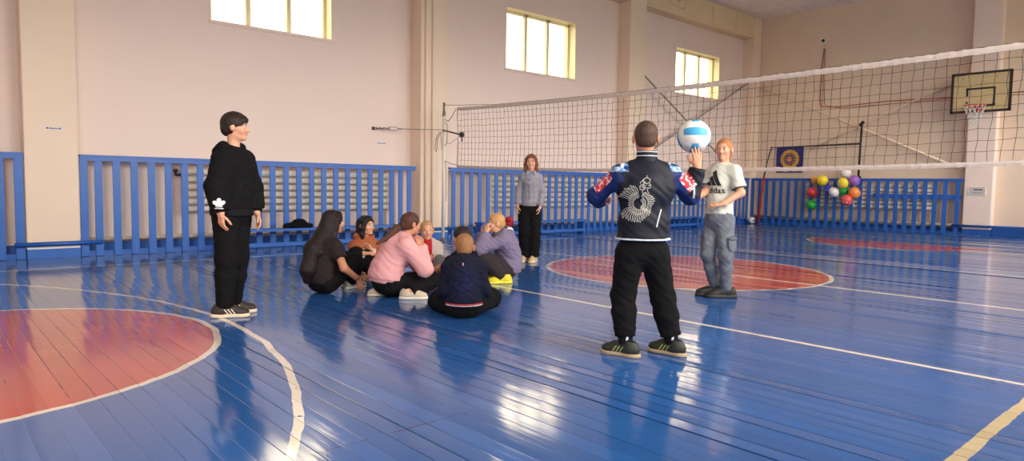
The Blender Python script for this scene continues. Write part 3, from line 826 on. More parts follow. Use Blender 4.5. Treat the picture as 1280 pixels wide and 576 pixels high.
# ------------------------------------------------------------------ ball on the floor in the far corner
def ball_mesh(name, c, R, cols_, parent_label, cat, pattern=0, rot=None, seam=0.0022):
    """a ball built as a subdivided cube pushed to a sphere; each of six faces carries three strip panels"""
    rot = rot or Matrix.Identity(3)
    b = MB(); n = 18
    for f in range(6):
        ax = f // 2; sg = 1 if f % 2 == 0 else -1
        idx = []
        vs = []
        for i in range(n + 1):
            for j in range(n + 1):
                u = math.tan((i / n - .5) * PI / 2); w = math.tan((j / n - .5) * PI / 2)
                v = [0, 0, 0]; v[ax] = sg; v[(ax + 1) % 3] = u; v[(ax + 2) % 3] = w
                vv = Vector(v).normalized()
                d = min((i * 3 / n) % 1.0, 1 - (i * 3 / n) % 1.0)
                e = min(j, n - j)
                rr = R - (seam if (i % 6 == 0 or j % n == 0) else 0)
                vs.append(rot @ (vv * rr) + Vector(c))
        o0 = len(b.v)
        b.v += [tuple(v) for v in vs]
        for i in range(n):
            for j in range(n):
                q = [o0 + i * (n + 1) + j, o0 + i * (n + 1) + j + 1, o0 + (i + 1) * (n + 1) + j + 1, o0 + (i + 1) * (n + 1) + j]
                if sg < 0: q.reverse()
                b.f.append(q); b.sm.append(True)
                b.mi.append(cols_(f, i // 6))
    return b
m_ballw = mat('white_ball_leather', srgb(226, 222, 216), 0.45, var=0.05, scale=20, bump=0.2, bscale=250)
m_ballb = mat('blue_ball_leather', srgb(60, 156, 206), 0.45, var=0.05, scale=20, bump=0.2, bscale=250)
m_balld = mat('dark_ball_leather', srgb(60, 62, 72), 0.5, var=0.08, scale=20)
bb = ball_mesh('ball', (19.40, 10.64, 0.107), 0.105, lambda f, s: 1 if (s == 1 and f in (0, 3)) else 0, '', '')
tag(bb.build('ball', [m_ballw, m_balld], loc=(19.40, 10.64, 0.002)), 'white and grey ball lying on the floor in the far corner', 'ball')

# small printed notes, too small to read, on the wall and the first pilaster
def note(name, x0, x1, y, z, label):
    t = thing(name, ((x0 + x1) / 2, y, z), label, 'notice')
    b = MB(); b.box(x0, x1, y - 0.003, y + 0.001, z - 0.022, z + 0.022); b.build('paper_strip', M['white'], t, ((x0 + x1) / 2, y, z))
    b = MB(); rr = random.Random(2); x = x0 + 0.012
    while x < x1 - 0.02:
        w = rr.uniform(0.008, 0.02); b.box(x, x + w, y - 0.0042, y - 0.0028, z - 0.008, z + 0.008 + rr.uniform(-.004, .006)); x += w + 0.006
    b.build('print', m_navy, t, ((x0 + x1) / 2, y, z))
note('paper_note', 1.375, 1.565, YP, 1.744, 'narrow paper note with blue print on the leftmost pilaster')
note('paper_note', 6.60, 6.78, Y1, 1.83, 'narrow paper note on the wall below the turnbuckle')
# ------------------------------------------------------------------ figures: one skin surface per body, clothes as their own surfaces
A_ = lambda *v: np.array(v, float)
def unit(v):
    v = np.asarray(v, float); n = np.linalg.norm(v)
    return v / n if n > 1e-9 else v

class Surf:
    """a smooth union of round limbs and ellipsoids, turned into one closed quad mesh"""
    def __init__(s, vox=0.008): s.vox = vox; s.p = []; s.cuts = []; s.nz = None; s.grow = 0.0
    def _add(s, fn, lo, hi, k, op='add'): s.p.append((op, fn, np.asarray(lo), np.asarray(hi), k)); return s
    def cap(s, a, b, ra, rb, k=0.02, flat_b=None, flat_a=None, op='add'):
        a = np.asarray(a, float); b = np.asarray(b, float); d = b - a; L2 = max(float(d @ d), 1e-10); ln = math.sqrt(L2)
        r = max(ra, rb)
        def fn(X, Y, Z):
            t = ((X - a[0]) * d[0] + (Y - a[1]) * d[1] + (Z - a[2]) * d[2]) / L2
            tc = np.clip(t, 0, 1)
            q = np.sqrt((X - a[0] - tc * d[0]) ** 2 + (Y - a[1] - tc * d[1]) ** 2 + (Z - a[2] - tc * d[2]) ** 2) - (ra + (rb - ra) * tc)
            if flat_b is not None: q = np.maximum(q, (t - flat_b) * ln)
            if flat_a is not None: q = np.maximum(q, (flat_a - t) * ln)
            return q
        return s._add(fn, np.minimum(a, b) - r, np.maximum(a, b) + r, k, op)
    def chain(s, pts, rs, k=0.02, op='add'):
        for i in range(len(pts) - 1): s.cap(pts[i], pts[i + 1], rs[i], rs[i + 1], k, op=op)
        return s
    def ell(s, c, r, R=None, k=0.02, op='add'):
        """R: rows are the ellipsoid's own axes"""
        c = np.asarray(c, float); r = np.asarray(r, float); R = np.eye(3) if R is None else np.asarray(R, float)
        ext = np.sqrt(((R * r[:, None]) ** 2).sum(0))
        def fn(X, Y, Z):
            x, y, z = X - c[0], Y - c[1], Z - c[2]
            q = [(R[i, 0] * x + R[i, 1] * y + R[i, 2] * z) for i in range(3)]
            k0 = np.sqrt(sum((q[i] / r[i]) ** 2 for i in range(3)))
            k1 = np.sqrt(sum((q[i] / r[i] ** 2) ** 2 for i in range(3))) + 1e-9
            return k0 * (k0 - 1) / k1
        return s._add(fn, c - ext, c + ext, k, op)
    def torus(s, c, n, R0, r, k=0.01, sq=1.0, u=None):
        c = np.asarray(c, float); n = unit(n)
        def fn(X, Y, Z):
            x, y, z = X - c[0], Y - c[1], Z - c[2]
            h = x * n[0] + y * n[1] + z * n[2]
            rad = np.sqrt(np.maximum(x * x + y * y + z * z - h * h, 0))
            return np.sqrt((rad - R0) ** 2 + (h / sq) ** 2) - r
        e = R0 + r * max(1, sq)
        return s._add(fn, c - e, c + e, k)
    def plane(s, pt, n): s.cuts.append((np.asarray(pt, float), unit(n))); return s      # keeps the side n points away from
    def folds(s, amp, wl=0.09, seed=0): s.nz = (amp, wl, seed); return s
    def grid(s, extra=0.0):
        adds = [q for q in s.p if q[0] == 'add']
        pad = 3 * s.vox + extra
        lo = np.min([q[2] for q in adds], 0) - pad; hi = np.max([q[3] for q in adds], 0) + pad
        n = np.ceil((hi - lo) / s.vox).astype(int) + 1
        ax = [lo[i] + s.vox * np.arange(n[i]) for i in range(3)]
        D = np.full(tuple(n), 0.5, np.float32)
        for op, fn, a, b, k in s.p:
            m = k + s.grow + 2.5 * s.vox
            i0 = np.maximum(np.floor((a - m - lo) / s.vox).astype(int), 0)
            i1 = np.minimum(np.ceil((b + m - lo) / s.vox).astype(int) + 1, n)
            if np.any(i1 <= i0): continue
            sl = tuple(slice(i0[i], i1[i]) for i in range(3))
            X = ax[0][sl[0]][:, None, None]; Y = ax[1][sl[1]][None, :, None]; Z = ax[2][sl[2]][None, None, :]
            d = fn(X, Y, Z).astype(np.float32)
            cur = D[sl]
            if op == 'add':
                h = np.maximum(k - np.abs(cur - d), 0) / k
                D[sl] = np.minimum(cur, d) - h * h * k * 0.25
            else:
                d = -d
                h = np.maximum(k - np.abs(cur - d), 0) / k
                D[sl] = np.maximum(cur, d) + h * h * k * 0.25
        if s.grow: D -= s.grow
        X = ax[0][:, None, None]; Y = ax[1][None, :, None]; Z = ax[2][None, None, :]
        if s.nz:
            amp, wl, sd = s.nz; w = 2 * PI / wl; o = sd * 1.37
            nz = np.sin(w * (X * .8 + Z * .9) + o + 1.5 * np.sin(w * .6 * (Y - Z) + o)) * np.sin(w * (Y * .9 - Z * .7) + 2 * o + 1.3 * np.sin(w * .5 * X))
            near = np.abs(D) < 0.04
            D = np.where(near, D + (amp * nz).astype(np.float32), D)
        for pt, nn in s.cuts:
            D = np.maximum(D, ((X - pt[0]) * nn[0] + (Y - pt[1]) * nn[1] + (Z - pt[2]) * nn[2]).astype(np.float32))
        D[0] = D[-1] = 0.5; D[:, 0] = D[:, -1] = 0.5; D[:, :, 0] = D[:, :, -1] = 0.5
        return D, lo
    def mesh(s, smooth=1):
        D, lo = s.grid(); h = s.vox
        S = D < 0
        c = [S[i:S.shape[0] - 1 + i, j:S.shape[1] - 1 + j, k:S.shape[2] - 1 + k] for i in (0, 1) for j in (0, 1) for k in (0, 1)]
        tot = sum(q.astype(np.int8) for q in c)
        idx = np.argwhere((tot > 0) & (tot < 8))
        n = len(idx)
        offs = [(i, j, k) for i in (0, 1) for j in (0, 1) for k in (0, 1)]
        V = np.stack([D[idx[:, 0] + o[0], idx[:, 1] + o[1], idx[:, 2] + o[2]] for o in offs], 1)
        pos = np.zeros((n, 3)); cnt = np.zeros(n)
        for a in range(8):
            for b in range(a + 1, 8):
                oa, ob = np.array(offs[a]), np.array(offs[b])
                if np.abs(oa - ob).sum() != 1: continue
                va, vb = V[:, a], V[:, b]
                m = (va < 0) != (vb < 0)
                t = np.where(m, va / np.where(m, va - vb, 1), 0)
                pos[m] += oa + t[m, None] * (ob - oa); cnt[m] += 1
        P = lo + (idx + pos / np.maximum(cnt, 1)[:, None]) * h
        cid = -np.ones(tuple(np.array(D.shape) - 1), np.int64)
        cid[idx[:, 0], idx[:, 1], idx[:, 2]] = np.arange(n)
        F = []
        for ax in range(3):
            u, w = (ax + 1) % 3, (ax + 2) % 3
            sl0 = [slice(None)] * 3; sl1 = [slice(None)] * 3
            sl0[ax] = slice(0, -1); sl1[ax] = slice(1, None)
            a = S[tuple(sl0)]; b = S[tuple(sl1)]
            e = np.argwhere(a != b)
            e = e[(e[:, u] > 0) & (e[:, w] > 0) & (e[:, u] < D.shape[u] - 1) & (e[:, w] < D.shape[w] - 1)]
            def cell(du, dw):
                q = e.copy(); q[:, u] += du; q[:, w] += dw
                return cid[q[:, 0], q[:, 1], q[:, 2]]
            q = np.stack([cell(-1, -1), cell(0, -1), cell(0, 0), cell(-1, 0)], 1)
            fl = a[e[:, 0], e[:, 1], e[:, 2]]
            q[~fl] = q[~fl][:, ::-1]
            F.append(q)
        F = np.concatenate(F)
        F = F[(F >= 0).all(1)]
        for _ in range(smooth):     # one light smoothing pass
            acc = np.zeros_like(P); ct = np.zeros(n)
            for i in range(4):
                np.add.at(acc, F[:, i], P[F[:, (i + 1) % 4]]); np.add.at(ct, F[:, i], 1)
                np.add.at(acc, F[:, i], P[F[:, (i - 1) % 4]]); np.add.at(ct, F[:, i], 1)
            P = 0.5 * P + 0.5 * acc / np.maximum(ct, 1)[:, None]
        return P, F

def link_mesh(name, P, F, mats, parent, tint=None, mi=None, kind=None):
    org = np.array(world_loc(parent)) if parent is not None else np.zeros(3)
    me = bpy.data.meshes.new(name)
    P = np.asarray(P, float)
    Fl = [tuple(int(i) for i in f) for f in F]
    me.from_pydata((P - org).tolist(), [], Fl)
    for m in (mats if isinstance(mats, (list, tuple)) else [mats]): me.materials.append(m)
    me.polygons.foreach_set('use_smooth', [True] * len(me.polygons))
    if mi is not None: me.polygons.foreach_set('material_index', mi)
    if tint is not None:
        ca = me.color_attributes.new('tint', 'FLOAT_COLOR', 'POINT')
        t4 = np.ones((len(P), 4), np.float32); t4[:, :3] = tint
        ca.data.foreach_set('color', t4.ravel())
    me.update()
    o = bpy.data.objects.new(name, me); COL.objects.link(o)
    if parent is not None: o.parent = parent
    return o

def frame(f, u=(0, 0, 1)):
    """rows: side (to the figure's left when u is up), forward, up"""
    f = unit(f); u = np.asarray(u, float); u = unit(u - f * (u @ f)); sd = np.cross(u, f)
    return np.stack([sd, f, u])

def blob(c, r, P, soft=0.35):
    """1 inside the ball (c, r), fading to 0 at its edge"""
    d = np.linalg.norm((P - np.asarray(c)), axis=1) / r
    return np.clip((1 - d) / soft, 0, 1)

M['skin'] = mat_tint('skin', 0.5, 0.05, 300, sss=0.12, var=0.05)
M['cloth'] = mat_tint('woven_cloth', 0.92, 0.2, 260, spec=0.15)
M['satin'] = mat_tint('satin_tracksuit_cloth', 0.6, 0.10, 120, spec=0.25)
M['shoe'] = mat_tint('shoe_leather', 0.6, 0.1, 200)
def hair_mat(name, c):
    return mat(name, c, 0.5, var=0.45, scale=90, bump=0.9, bscale=120, stretch=(1.0, 1.0, 0.10), spec=0.25)

class Figure:
    def __init__(s, key, label, group=None):
        d = POSE[key]; s.J = {k: A_(*v) for k, v in d['J'].items()}; s.D = {k: unit(v) for k, v in d['D'].items()}
        s.H = d['H']; s.s = s.H / 1.6; s.F = s.D['F']; s.S = np.cross(A_(0, 0, 1), s.F)   # S points to the figure's left
        s.o = thing('person', (d['root'][0], d['root'][1], 0), label, 'person', group)
        s.hf = s.D['head']; s.HR = frame(s.hf, s.D.get('headup', A_(0, 0, 1)))
        s.hs = s.D and 0.95 * (0.22 + 0.0) / 0.22 * (0.93 + 0.07 * s.s)
    def hp(s, x, y, z):
        """point in head space: x to its left, y to the face, z up, in metres for a 22 cm head"""
        return s.J['head'] + s.hs * (s.HR[0] * x + s.HR[1] * y + s.HR[2] * z)
    # ---- torso lumps shared by the body and by every garment that covers it
    def torso(s, q, inf=0.0, w=1.0, dp=1.0, k=0.06, belly=0.0, parts='pwc'):
        J, z = s.J, s.s
        up1 = unit(J['chest'] - J['waist']); up0 = unit(J['waist'] - J['pelvis']); up2 = unit(J['neck'] - J['chest'])
        def fr(u):
            f = unit(s.F - u * (s.F @ u)); return np.stack([np.cross(u, f), f, u])
        sw = 0.5 * np.linalg.norm(J['shL'] - J['shR'])
        R0, R1, R2 = fr(up0), fr(up1), fr(unit(up1 + up2))
        if 'p' in parts: q.ell(J['pelvis'], A_(.150 * w, .112 * dp, .12) * z + inf, R0, k)
        if 'w' in parts: q.ell(J['waist'] + s.F * belly, A_(.130 * w, .098 * dp, .14) * z + inf, R1, k)
        if 'c' in parts:
            q.ell(J['chest'], A_(max(.140 * w * z, sw * 0.98), .108 * dp * z, .15 * z) + inf, R2, k)
            top = J['neck'] - up2 * .045 * z
            for sd in 'LR':
                q.cap(J['sh' + sd] - up2 * .004, top, .046 * z + inf * .8, .050 * z + inf * .5, k)
        return q
    def arm(s, q, sd, ru=.045, re=.038, rw=.027, inf=0.0, end=1.0, k=0.025, upper_only=False, start=0.0):
        J, z = s.J, s.s
        a, b, c = J['sh' + sd], J['el' + sd], J['wr' + sd]
        if upper_only:
            q.cap(a, b, ru * z + inf, re * z + inf * 1.3, k, flat_b=end)
        else:
            q.cap(a, b, ru * z + inf, re * z + inf, k); q.cap(b, c, re * z + inf, rw * z + inf, k, flat_b=end)
        return q
    def leg(s, q, sd, rt=.078, rk=.055, rc=.052, ra=.036, inf=0.0, end=1.0, k=0.03, calf=True):
        J, z = s.J, s.s
        a, b, c = J['hip' + sd], J['kn' + sd], J['an' + sd]
        m = b + (c - b) * 0.35
        back = unit(np.cross(np.cross(b - a, c - b), c - b)) if np.linalg.norm(np.cross(b - a, c - b)) > 1e-4 else -s.F
        q.cap(a, b, rt * z + inf, rk * z + inf, k); q.cap(b, m, rk * z + inf, rc * z + inf, k); q.cap(m, c, rc * z + inf, ra * z + inf, k, flat_b=end)
        return q
    def hand(s, q, sd, curl=0.35, spread=0.25, thumb=0.5, curls=None):
        w = s.J['wr' + sd]; d = s.D['hand' + sd]; n = s.D['palm' + sd]; n = unit(n - d * (n @ d))
        t = np.cross(d, n) * (-1 if sd == 'L' else 1)      # towards the thumb
        z = 0.93 * s.s
        k = 0.008
        w0 = w + d * 0.012
        q.cap(w - d * .02, w0, .026 * s.s, .024 * z, 0.015)
        offs = (.027, .009, -.009, -.026); lens = (.068, .076, .070, .054)
        for i, (o, ln) in enumerate(zip(offs, lens)):
            kn = w + d * (.082 - .006 * abs(i - 1)) * z + t * o * z
            q.cap(w0 + t * o * .6 * z, kn, .0125 * z, .0105 * z, k + .004)
            c = curls[i] if curls else curl * (1 + 0.12 * i)
            p = kn; dr = unit(d + t * o / .027 * spread * 0.25); r = .0092 * z
            for j, fr_ in enumerate((.45, .31, .24)):
                ang = c * (0.7, 0.95, 0.7)[j]
                side = unit(np.cross(dr, np.cross(n, dr)))
                dr = unit(dr * math.cos(ang) + side * math.sin(ang)); n_ = n
                pn = p + dr * ln * fr_ * z
                q.cap(p, pn, r, r * .9, 0.004); p = pn; r *= .9
        b0 = w + d * .022 * z + t * .022 * z; dr = unit(d * .62 + t * .62 + n * .42); r = .0125 * z
        for j, ln in enumerate((.036, .032, .026)):
            pn = b0 + dr * ln * z; q.cap(b0, pn, r, r * .88, .006 if j else .012); b0 = pn; r *= .88
            dr = unit(dr + (d * .55 + n * thumb * .5 - t * .25) * .6)
        return q
    def foot(s, q, sd, inf=0.0):
        f = s.D['foot' + sd]; a = s.J['an' + sd]; z = s.s
        g = A_(a[0], a[1], 0)
        q.cap(a, g + f * .02 + A_(0, 0, .05 * z), .036 * z, .036 * z, .02)
        q.cap(g - f * .03 * z + A_(0, 0, .045 * z), g + f * .12 * z + A_(0, 0, .038 * z), .030 * z, .026 * z, .02)
        return q
    def body(s, skin, brow=(.08, .05, .04), iris=(.10, .06, .04), lip=None, vox=0.0048, curls=None, hand_kw=None, mouth=0.0):
        q = Surf(vox); J, z, hs = s.J, s.s, s.hs
        s.torso(q, -0.012)
        # head
        R = s.HR
        E = lambda c, r, k, op='add': q.ell(s.hp(*c), A_(*r) * hs, R, k * hs, op)
        C = lambda a, b, ra, rb, k, op='add': q.cap(s.hp(*a), s.hp(*b), ra * hs, rb * hs, k * hs, op=op)
        E((0, -.014, .030), (.072, .090, .080), .02)
        E((0, .022, -.035), (.055, .062, .074), .035)
        C((-.03, .02, -.075), (.03, .02, -.075), .022, .022, .03)
        E((0, .066, -.090), (.022, .018, .018), .025)
        for e in (-1, 1):
            E((e * .036, .050, -.028), (.027, .028, .026), .022)
            E((e * .032, .096, .004), (.020, .022, .0125), .010, 'sub')
            E((e * .081, -.012, -.006), (.011, .022, .032), .008)
            E((e * .091, .002, -.004), (.006, .010, .016), .006, 'sub')
            E((e * .010, .091, -.030), (.009, .010, .008), .007)
        C((-.036, .071, .022), (.036, .071, .022), .011, .011, .014)
        C((0, .079, .008), (0, .099, -.026), .0085, .0125, .011)
        C((-.019, .074, -.053), (0, .083, -.0525), .0055, .0065, .006); C((.019, .074, -.053), (0, .083, -.0525), .0055, .0065, .006)
        C((-.016, .073, -.0615), (0, .081, -.063), .006, .0075, .006); C((.016, .073, -.0615), (0, .081, -.063), .006, .0075, .006)
        C((-.018, .082, -.0575), (.018, .082, -.0575), .0022, .0022, .004, 'sub')
        # neck
        q.cap(J['neck'] - unit(J['neck'] - J['chest']) * .05 * z, s.hp(0, -.022, -.055), .049 * z, .046 * hs, .03)
        for sd in 'LR':
            s.arm(q, sd); s.leg(q, sd, inf=-.01); s.foot(q, sd)
            kw = (hand_kw or {}).get(sd, {})
            s.hand(q, sd, **kw)
        P, F = q.mesh()
        lip = lip or (skin[0] * .82, skin[1] * .52, skin[2] * .52)
        T = np.tile(np.array(skin), (len(P), 1))
        def paint(w, c):
            nonlocal T
            T = T * (1 - w[:, None]) + np.array(c) * w[:, None]
        loc = (P - J['head']) @ R.T / hs
        def pe(c, r, soft=.5):
            d = np.sqrt((((loc - np.array(c)) / np.array(r)) ** 2).sum(1)); return np.clip((1 - d) / soft, 0, 1)
        paint(0.75 * pe((0, .085, -.057), (.022, .03, .0125), .3), lip)
        for e in (-1, 1):
            paint(0.30 * pe((e * .04, .07, -.03), (.026, .05, .022), .9), (skin[0], skin[1] * .62, skin[2] * .6))
            paint(0.85 * pe((e * .034, .08, .026), (.021, .03, .0065), .5), brow)
            paint(0.55 * pe((e * .032, .085, .0125), (.017, .03, .0045), .4), brow)
            paint(0.35 * pe((e * .076, -.005, -.005), (.02, .03, .035), .6), (skin[0], skin[1] * .7, skin[2] * .66))
        # eyeballs belong to the same mesh
        for e in (-1, 1):
            c = s.hp(e * .032, .0715, .0035); r = .0118 * hs; base = len(P)
            fd = unit(R[1] + R[0] * e * .10); u_ = unit(np.cross(fd, R[2])); v_ = np.cross(u_, fd)
            nv, nu = 9, 12; vs = []; tt = []
            for i in range(nv):
                a = PI * i / (nv - 1) * .75
                for j in range(nu):
                    b_ = 2 * PI * j / nu
                    vs.append(c + r * (fd * math.cos(a) + (u_ * math.cos(b_) + v_ * math.sin(b_)) * math.sin(a)))
                    tt.append((.015, .012, .012) if a < .28 else iris if a < .62 else (.72, .68, .66))
            fs = [(base + i * nu + j, base + (i + 1) * nu + j, base + (i + 1) * nu + (j + 1) % nu, base + i * nu + (j + 1) % nu) for i in range(nv - 1) for j in range(nu)]
            P = np.vstack([P, vs]); T = np.vstack([T, tt]); F = np.vstack([F, np.array(fs)])
        s.body_o = link_mesh('body', P, F, M['skin'], s.o, np.clip(T, 0, 1))
        s._P, s._F = P, F
        return s
    def part(s, name, q, m, col=None, tint=None, parent=None, label=None, smooth=1):
        P, F = q.mesh(smooth)
        if len(F) == 0: return None
        T = None
        if col is not None or tint is not None:
            T = np.tile(np.array(col if col is not None else (.5, .5, .5), float), (len(P), 1))
            if tint: T = tint(P, T)
        o = link_mesh(name, P, F, m, parent or s.o, T)
        if parent is not None: o.location = Vector(world_loc(parent)) * 0
        if label: o['label'] = label
        o_data[o.name] = (P, F)
        return o
    # ---- hair volumes in head space
    def hE(s, q, c, r, k=.01, op='add'): return q.ell(s.hp(*c), A_(*r) * s.hs, s.HR, k * s.hs, op)
    def hC(s, q, a, b, ra, rb, k=.01, op='add'): return q.cap(s.hp(*a), s.hp(*b), ra * s.hs, rb * s.hs, k * s.hs, op=op)
    def skullcap(s, q, th=.010, front=.058, nape=-.045, side=-.02, fy=.030, ear=1.0):
        """hair shell over the skull; front = height of the hairline on the forehead"""
        s.hE(q, (0, -.016, .032), (.072 + th, .090 + th, .080 + th), .01)
        s.hE(q, (0, -.045, -.02), (.060 + th * .6, .058 + th * .6, .055), .02)
        # clear the face, the ears and the neck
        s.hE(q, (0, .105, front - .085), (.085, .085, .085), .012, 'sub')
        s.hC(q, (-.12, fy + .035, side - .055), (.12, fy + .035, side - .055), .058, .058, .012, 'sub')
        for e in (-1, 1): s.hE(q, (e * .092, .004, -.012), (A_(.030, .026, .036) * ear).tolist(), .008, 'sub')
        s.hE(q, (0, -.03, nape - .06), (.12, .12, .055), .012, 'sub')
        return q
    def shoe(s, sd, upper, sole, stripe=None, label=None, lace=(.8, .8, .8), stripe_side=None, sc=1.0, sole_h=.026):
        f = s.D['foot' + sd]; a = s.J['an' + sd]; z = s.s * sc
        f = unit(A_(f[0], f[1], 0)); R = frame(f); g = A_(a[0], a[1], 0) - f * .012
        pt = lambda x, y, h: g + (R[0] * x + R[1] * y + A_(0, 0, h)) * z
        q = Surf(.0055)
        q.ell(pt(0, -.035, .046), A_(.037, .050, .052) * z, R, .02)
        q.ell(pt(0, .05, .050), A_(.039, .085, .044) * z, R, .03)
        q.ell(pt(0, .12, .036), A_(.043, .062, .035) * z, R, .02)
        q.cap(pt(0, -.012, .05), pt(0, -.018, .100), .042 * z, .040 * z, .02, flat_b=1)
        q.ell(pt(0, -.012, .114), A_(.031, .035, .024) * z, R, .006, 'sub')
        q.plane(pt(0, 0, sole_h * .8), (0, 0, -1))
        o = s.part('shoe', q, M['shoe'], upper)
        q = Surf(.005)
        q.ell(pt(0, -.04, .012), A_(.041, .052, .05) * z, R, .03); q.ell(pt(0, .045, .012), A_(.039, .09, .05) * z, R, .03); q.ell(pt(0, .12, .012), A_(.046, .068, .045) * z, R, .02)
        q.plane(pt(0, 0, .001), (0, 0, -1)); q.plane(pt(0, 0, sole_h), (0, 0, 1))
        so = s.part('sole', q, M['shoe'], sole, parent=o)
        P, F = o_data[o.name]
        bvh = BVHTree.FromPolygons([tuple(v) for v in P], [tuple(int(i) for i in fc) for fc in F])
        # laces across the instep
        b = MB()
        for i in range(4):
            y = .035 + .02 * i
            pts = []
            for x in np.linspace(-.022, .022, 7):
                h = bvh.ray_cast(Vector(pt(x, y + .006 * (1 if i % 2 else -1) * x / .02, .2)), Vector((0, 0, -1)))
                if h[0]: pts.append(h[0] + h[1] * .0015)
            if len(pts) > 2: b.tube(pts, .0032 * z, 5)
        if b.v: child_mesh('lace', b, flat(lace), o)
        if stripe is not None:
            sides = (stripe_side,) if stripe_side else (-1, 1)
            for e in sides:
                for i in range(3):
                    pts = []; b = MB()
                    for tt in np.linspace(0, 1, 8):
                        y = .012 + .024 * i + .026 * (1 - tt); hh = .030 + .036 * tt
                        h = bvh.ray_cast(Vector(pt(e * .12, y, hh)), Vector(-R[0] * e))
                        if h[0]: pts.append((h[0], h[1]))
                    if len(pts) > 2:
                        ribbon(b, pts, R[1] * .0048 * z); child_mesh('side_stripe', b, flat(stripe), o)
        return o
o_data = {}
_flat = {}
def flat(c, rough=0.6):
    key = tuple(round(v, 4) for v in c) + (rough,)
    if key not in _flat: _flat[key] = mat('dye_%d' % len(_flat), c, rough, var=0.05, scale=60)
    return _flat[key]
def child_mesh(name, b, m, parent):
    b_v = [Vector(v) for v in b.v]
    me = bpy.data.meshes.new(name)
    org = world_loc(parent)
    me.from_pydata([tuple(v - org) for v in b_v], [], b.f)
    ms = m if isinstance(m, (list, tuple)) else [m]
    for q in ms: me.materials.append(q)
    me.polygons.foreach_set('material_index', b.mi)
    me.polygons.foreach_set('use_smooth', b.sm)
    me.update()
    o = bpy.data.objects.new(name, me); COL.objects.link(o); o.parent = parent
    return o
def ribbon(b, pts, half, th=.0016):
    """a thin strip lying on a surface: pts are (point, normal)"""
    vs = []; half = Vector(half)
    for p, n in pts:
        n = Vector(n); p = Vector(p)
        h = half - n * half.dot(n)
        h = h.normalized() * half.length if h.length > 1e-6 else half
        vs += [p + h - n * .001, p + h + n * th, p - h + n * th, p - h - n * .001]
    fs = []
    for i in range(len(pts) - 1):
        q = i * 4
        for k in range(4): fs.append((q + k, q + (k + 1) % 4, q + 4 + (k + 1) % 4, q + 4 + k))
    fs += [(0, 1, 2, 3), (len(vs) - 1, len(vs) - 2, len(vs) - 3, len(vs) - 4)]
    b.add(vs, fs, 0, True)
class Decal:
    """lays flat marks on a surface: (u, v) in metres about an origin, cast along a direction"""
    def __init__(s, obj, o, U, V, D):
        P, F = o_data[obj.name]
        s.bvh = BVHTree.FromPolygons([tuple(v) for v in P], [tuple(int(i) for i in f) for f in F])
        s.o, s.U, s.V, s.D = map(lambda v: np.asarray(v, float), (o, U, V, D))
    def hit(s, u, v):
        p = s.o + s.U * u + s.V * v - s.D * 0.4
        h = s.bvh.ray_cast(Vector(p), Vector(s.D))
        return (h[0], h[1]) if h[0] is not None else None
    def line(s, b, pts, w, closed=False):
        """stroke through (u, v) points"""
        if closed: pts = list(pts) + [pts[0]]
        run = []
        pts = np.asarray(pts, float)
        hs = [s.hit(*p) for p in pts]
        vs = []; fs = []
        for i, p in enumerate(pts):
            if hs[i] is None: return
            a = pts[max(i - 1, 0)]; c = pts[min(i + 1, len(pts) - 1)]
            t = c - a; t = t / (np.linalg.norm(t) + 1e-9)
            nrm = np.array([-t[1], t[0]])
            for e in (-1, 1):
                h = s.hit(*(p + nrm * e * w / 2)) or hs[i]
                vs += [h[0] + h[1] * .0022, h[0] - h[1] * .001]
        for i in range(len(pts) - 1):
            q = i * 4
            fs += [(q, q + 2, q + 6, q + 4), (q + 1, q + 5, q + 7, q + 3), (q, q + 4, q + 5, q + 1), (q + 2, q + 3, q + 7, q + 6)]
        b.add(vs, fs, 0, True)
    def fill(s, b, poly, h=.006):
        """filled polygon, cut to small cells so that it follows the cloth"""
        bm = bmesh.new()
        vs = [bm.verts.new((p[0], p[1], 0)) for p in poly]
        bm.faces.new(vs)
        bmesh.ops.triangulate(bm, faces=bm.faces[:])
        for _ in range(3):
            long_ = [e for e in bm.edges if e.calc_length() > h * 2]
            if not long_: break
            bmesh.ops.subdivide_edges(bm, edges=long_, cuts=1, use_grid_fill=False)
            bmesh.ops.triangulate(bm, faces=bm.faces[:])
        s._put(b, bm); bm.free()
    def _put(s, b, bm):
        bm.verts.index_update()
        pos = []; ok = []
        for v in bm.verts:
            h = s.hit(v.co.x, v.co.y); ok.append(h is not None)
            pos.append(h[0] + h[1] * .0025 if h else Vector((0, 0, 0)))
        fs = [[v.index for v in f.verts] for f in bm.faces if all(ok[v.index] for v in f.verts)]
        used = sorted({i for f in fs for i in f}); mp = {i: n for n, i in enumerate(used)}
        if fs: b.add([pos[i] for i in used], [[mp[i] for i in f] for f in fs], 0, True)
    def text(s, b, txt, height, bold=0.0):
        cu = bpy.data.curves.new('lettering', 'FONT'); cu.body = txt; cu.size = height; cu.align_x = 'CENTER'; cu.offset = bold
        ob = bpy.data.objects.new('lettering', cu); COL.objects.link(ob)
        dg = bpy.context.evaluated_depsgraph_get()
        me = bpy.data.meshes.new_from_object(ob.evaluated_get(dg))
        bm = bmesh.new(); bm.from_mesh(me)
        bmesh.ops.subdivide_edges(bm, edges=[e for e in bm.edges if e.calc_length() > .01], cuts=1)
        bmesh.ops.triangulate(bm, faces=bm.faces[:])
        s._put(b, bm); bm.free()
        bpy.data.objects.remove(ob); bpy.data.curves.remove(cu); bpy.data.meshes.remove(me)
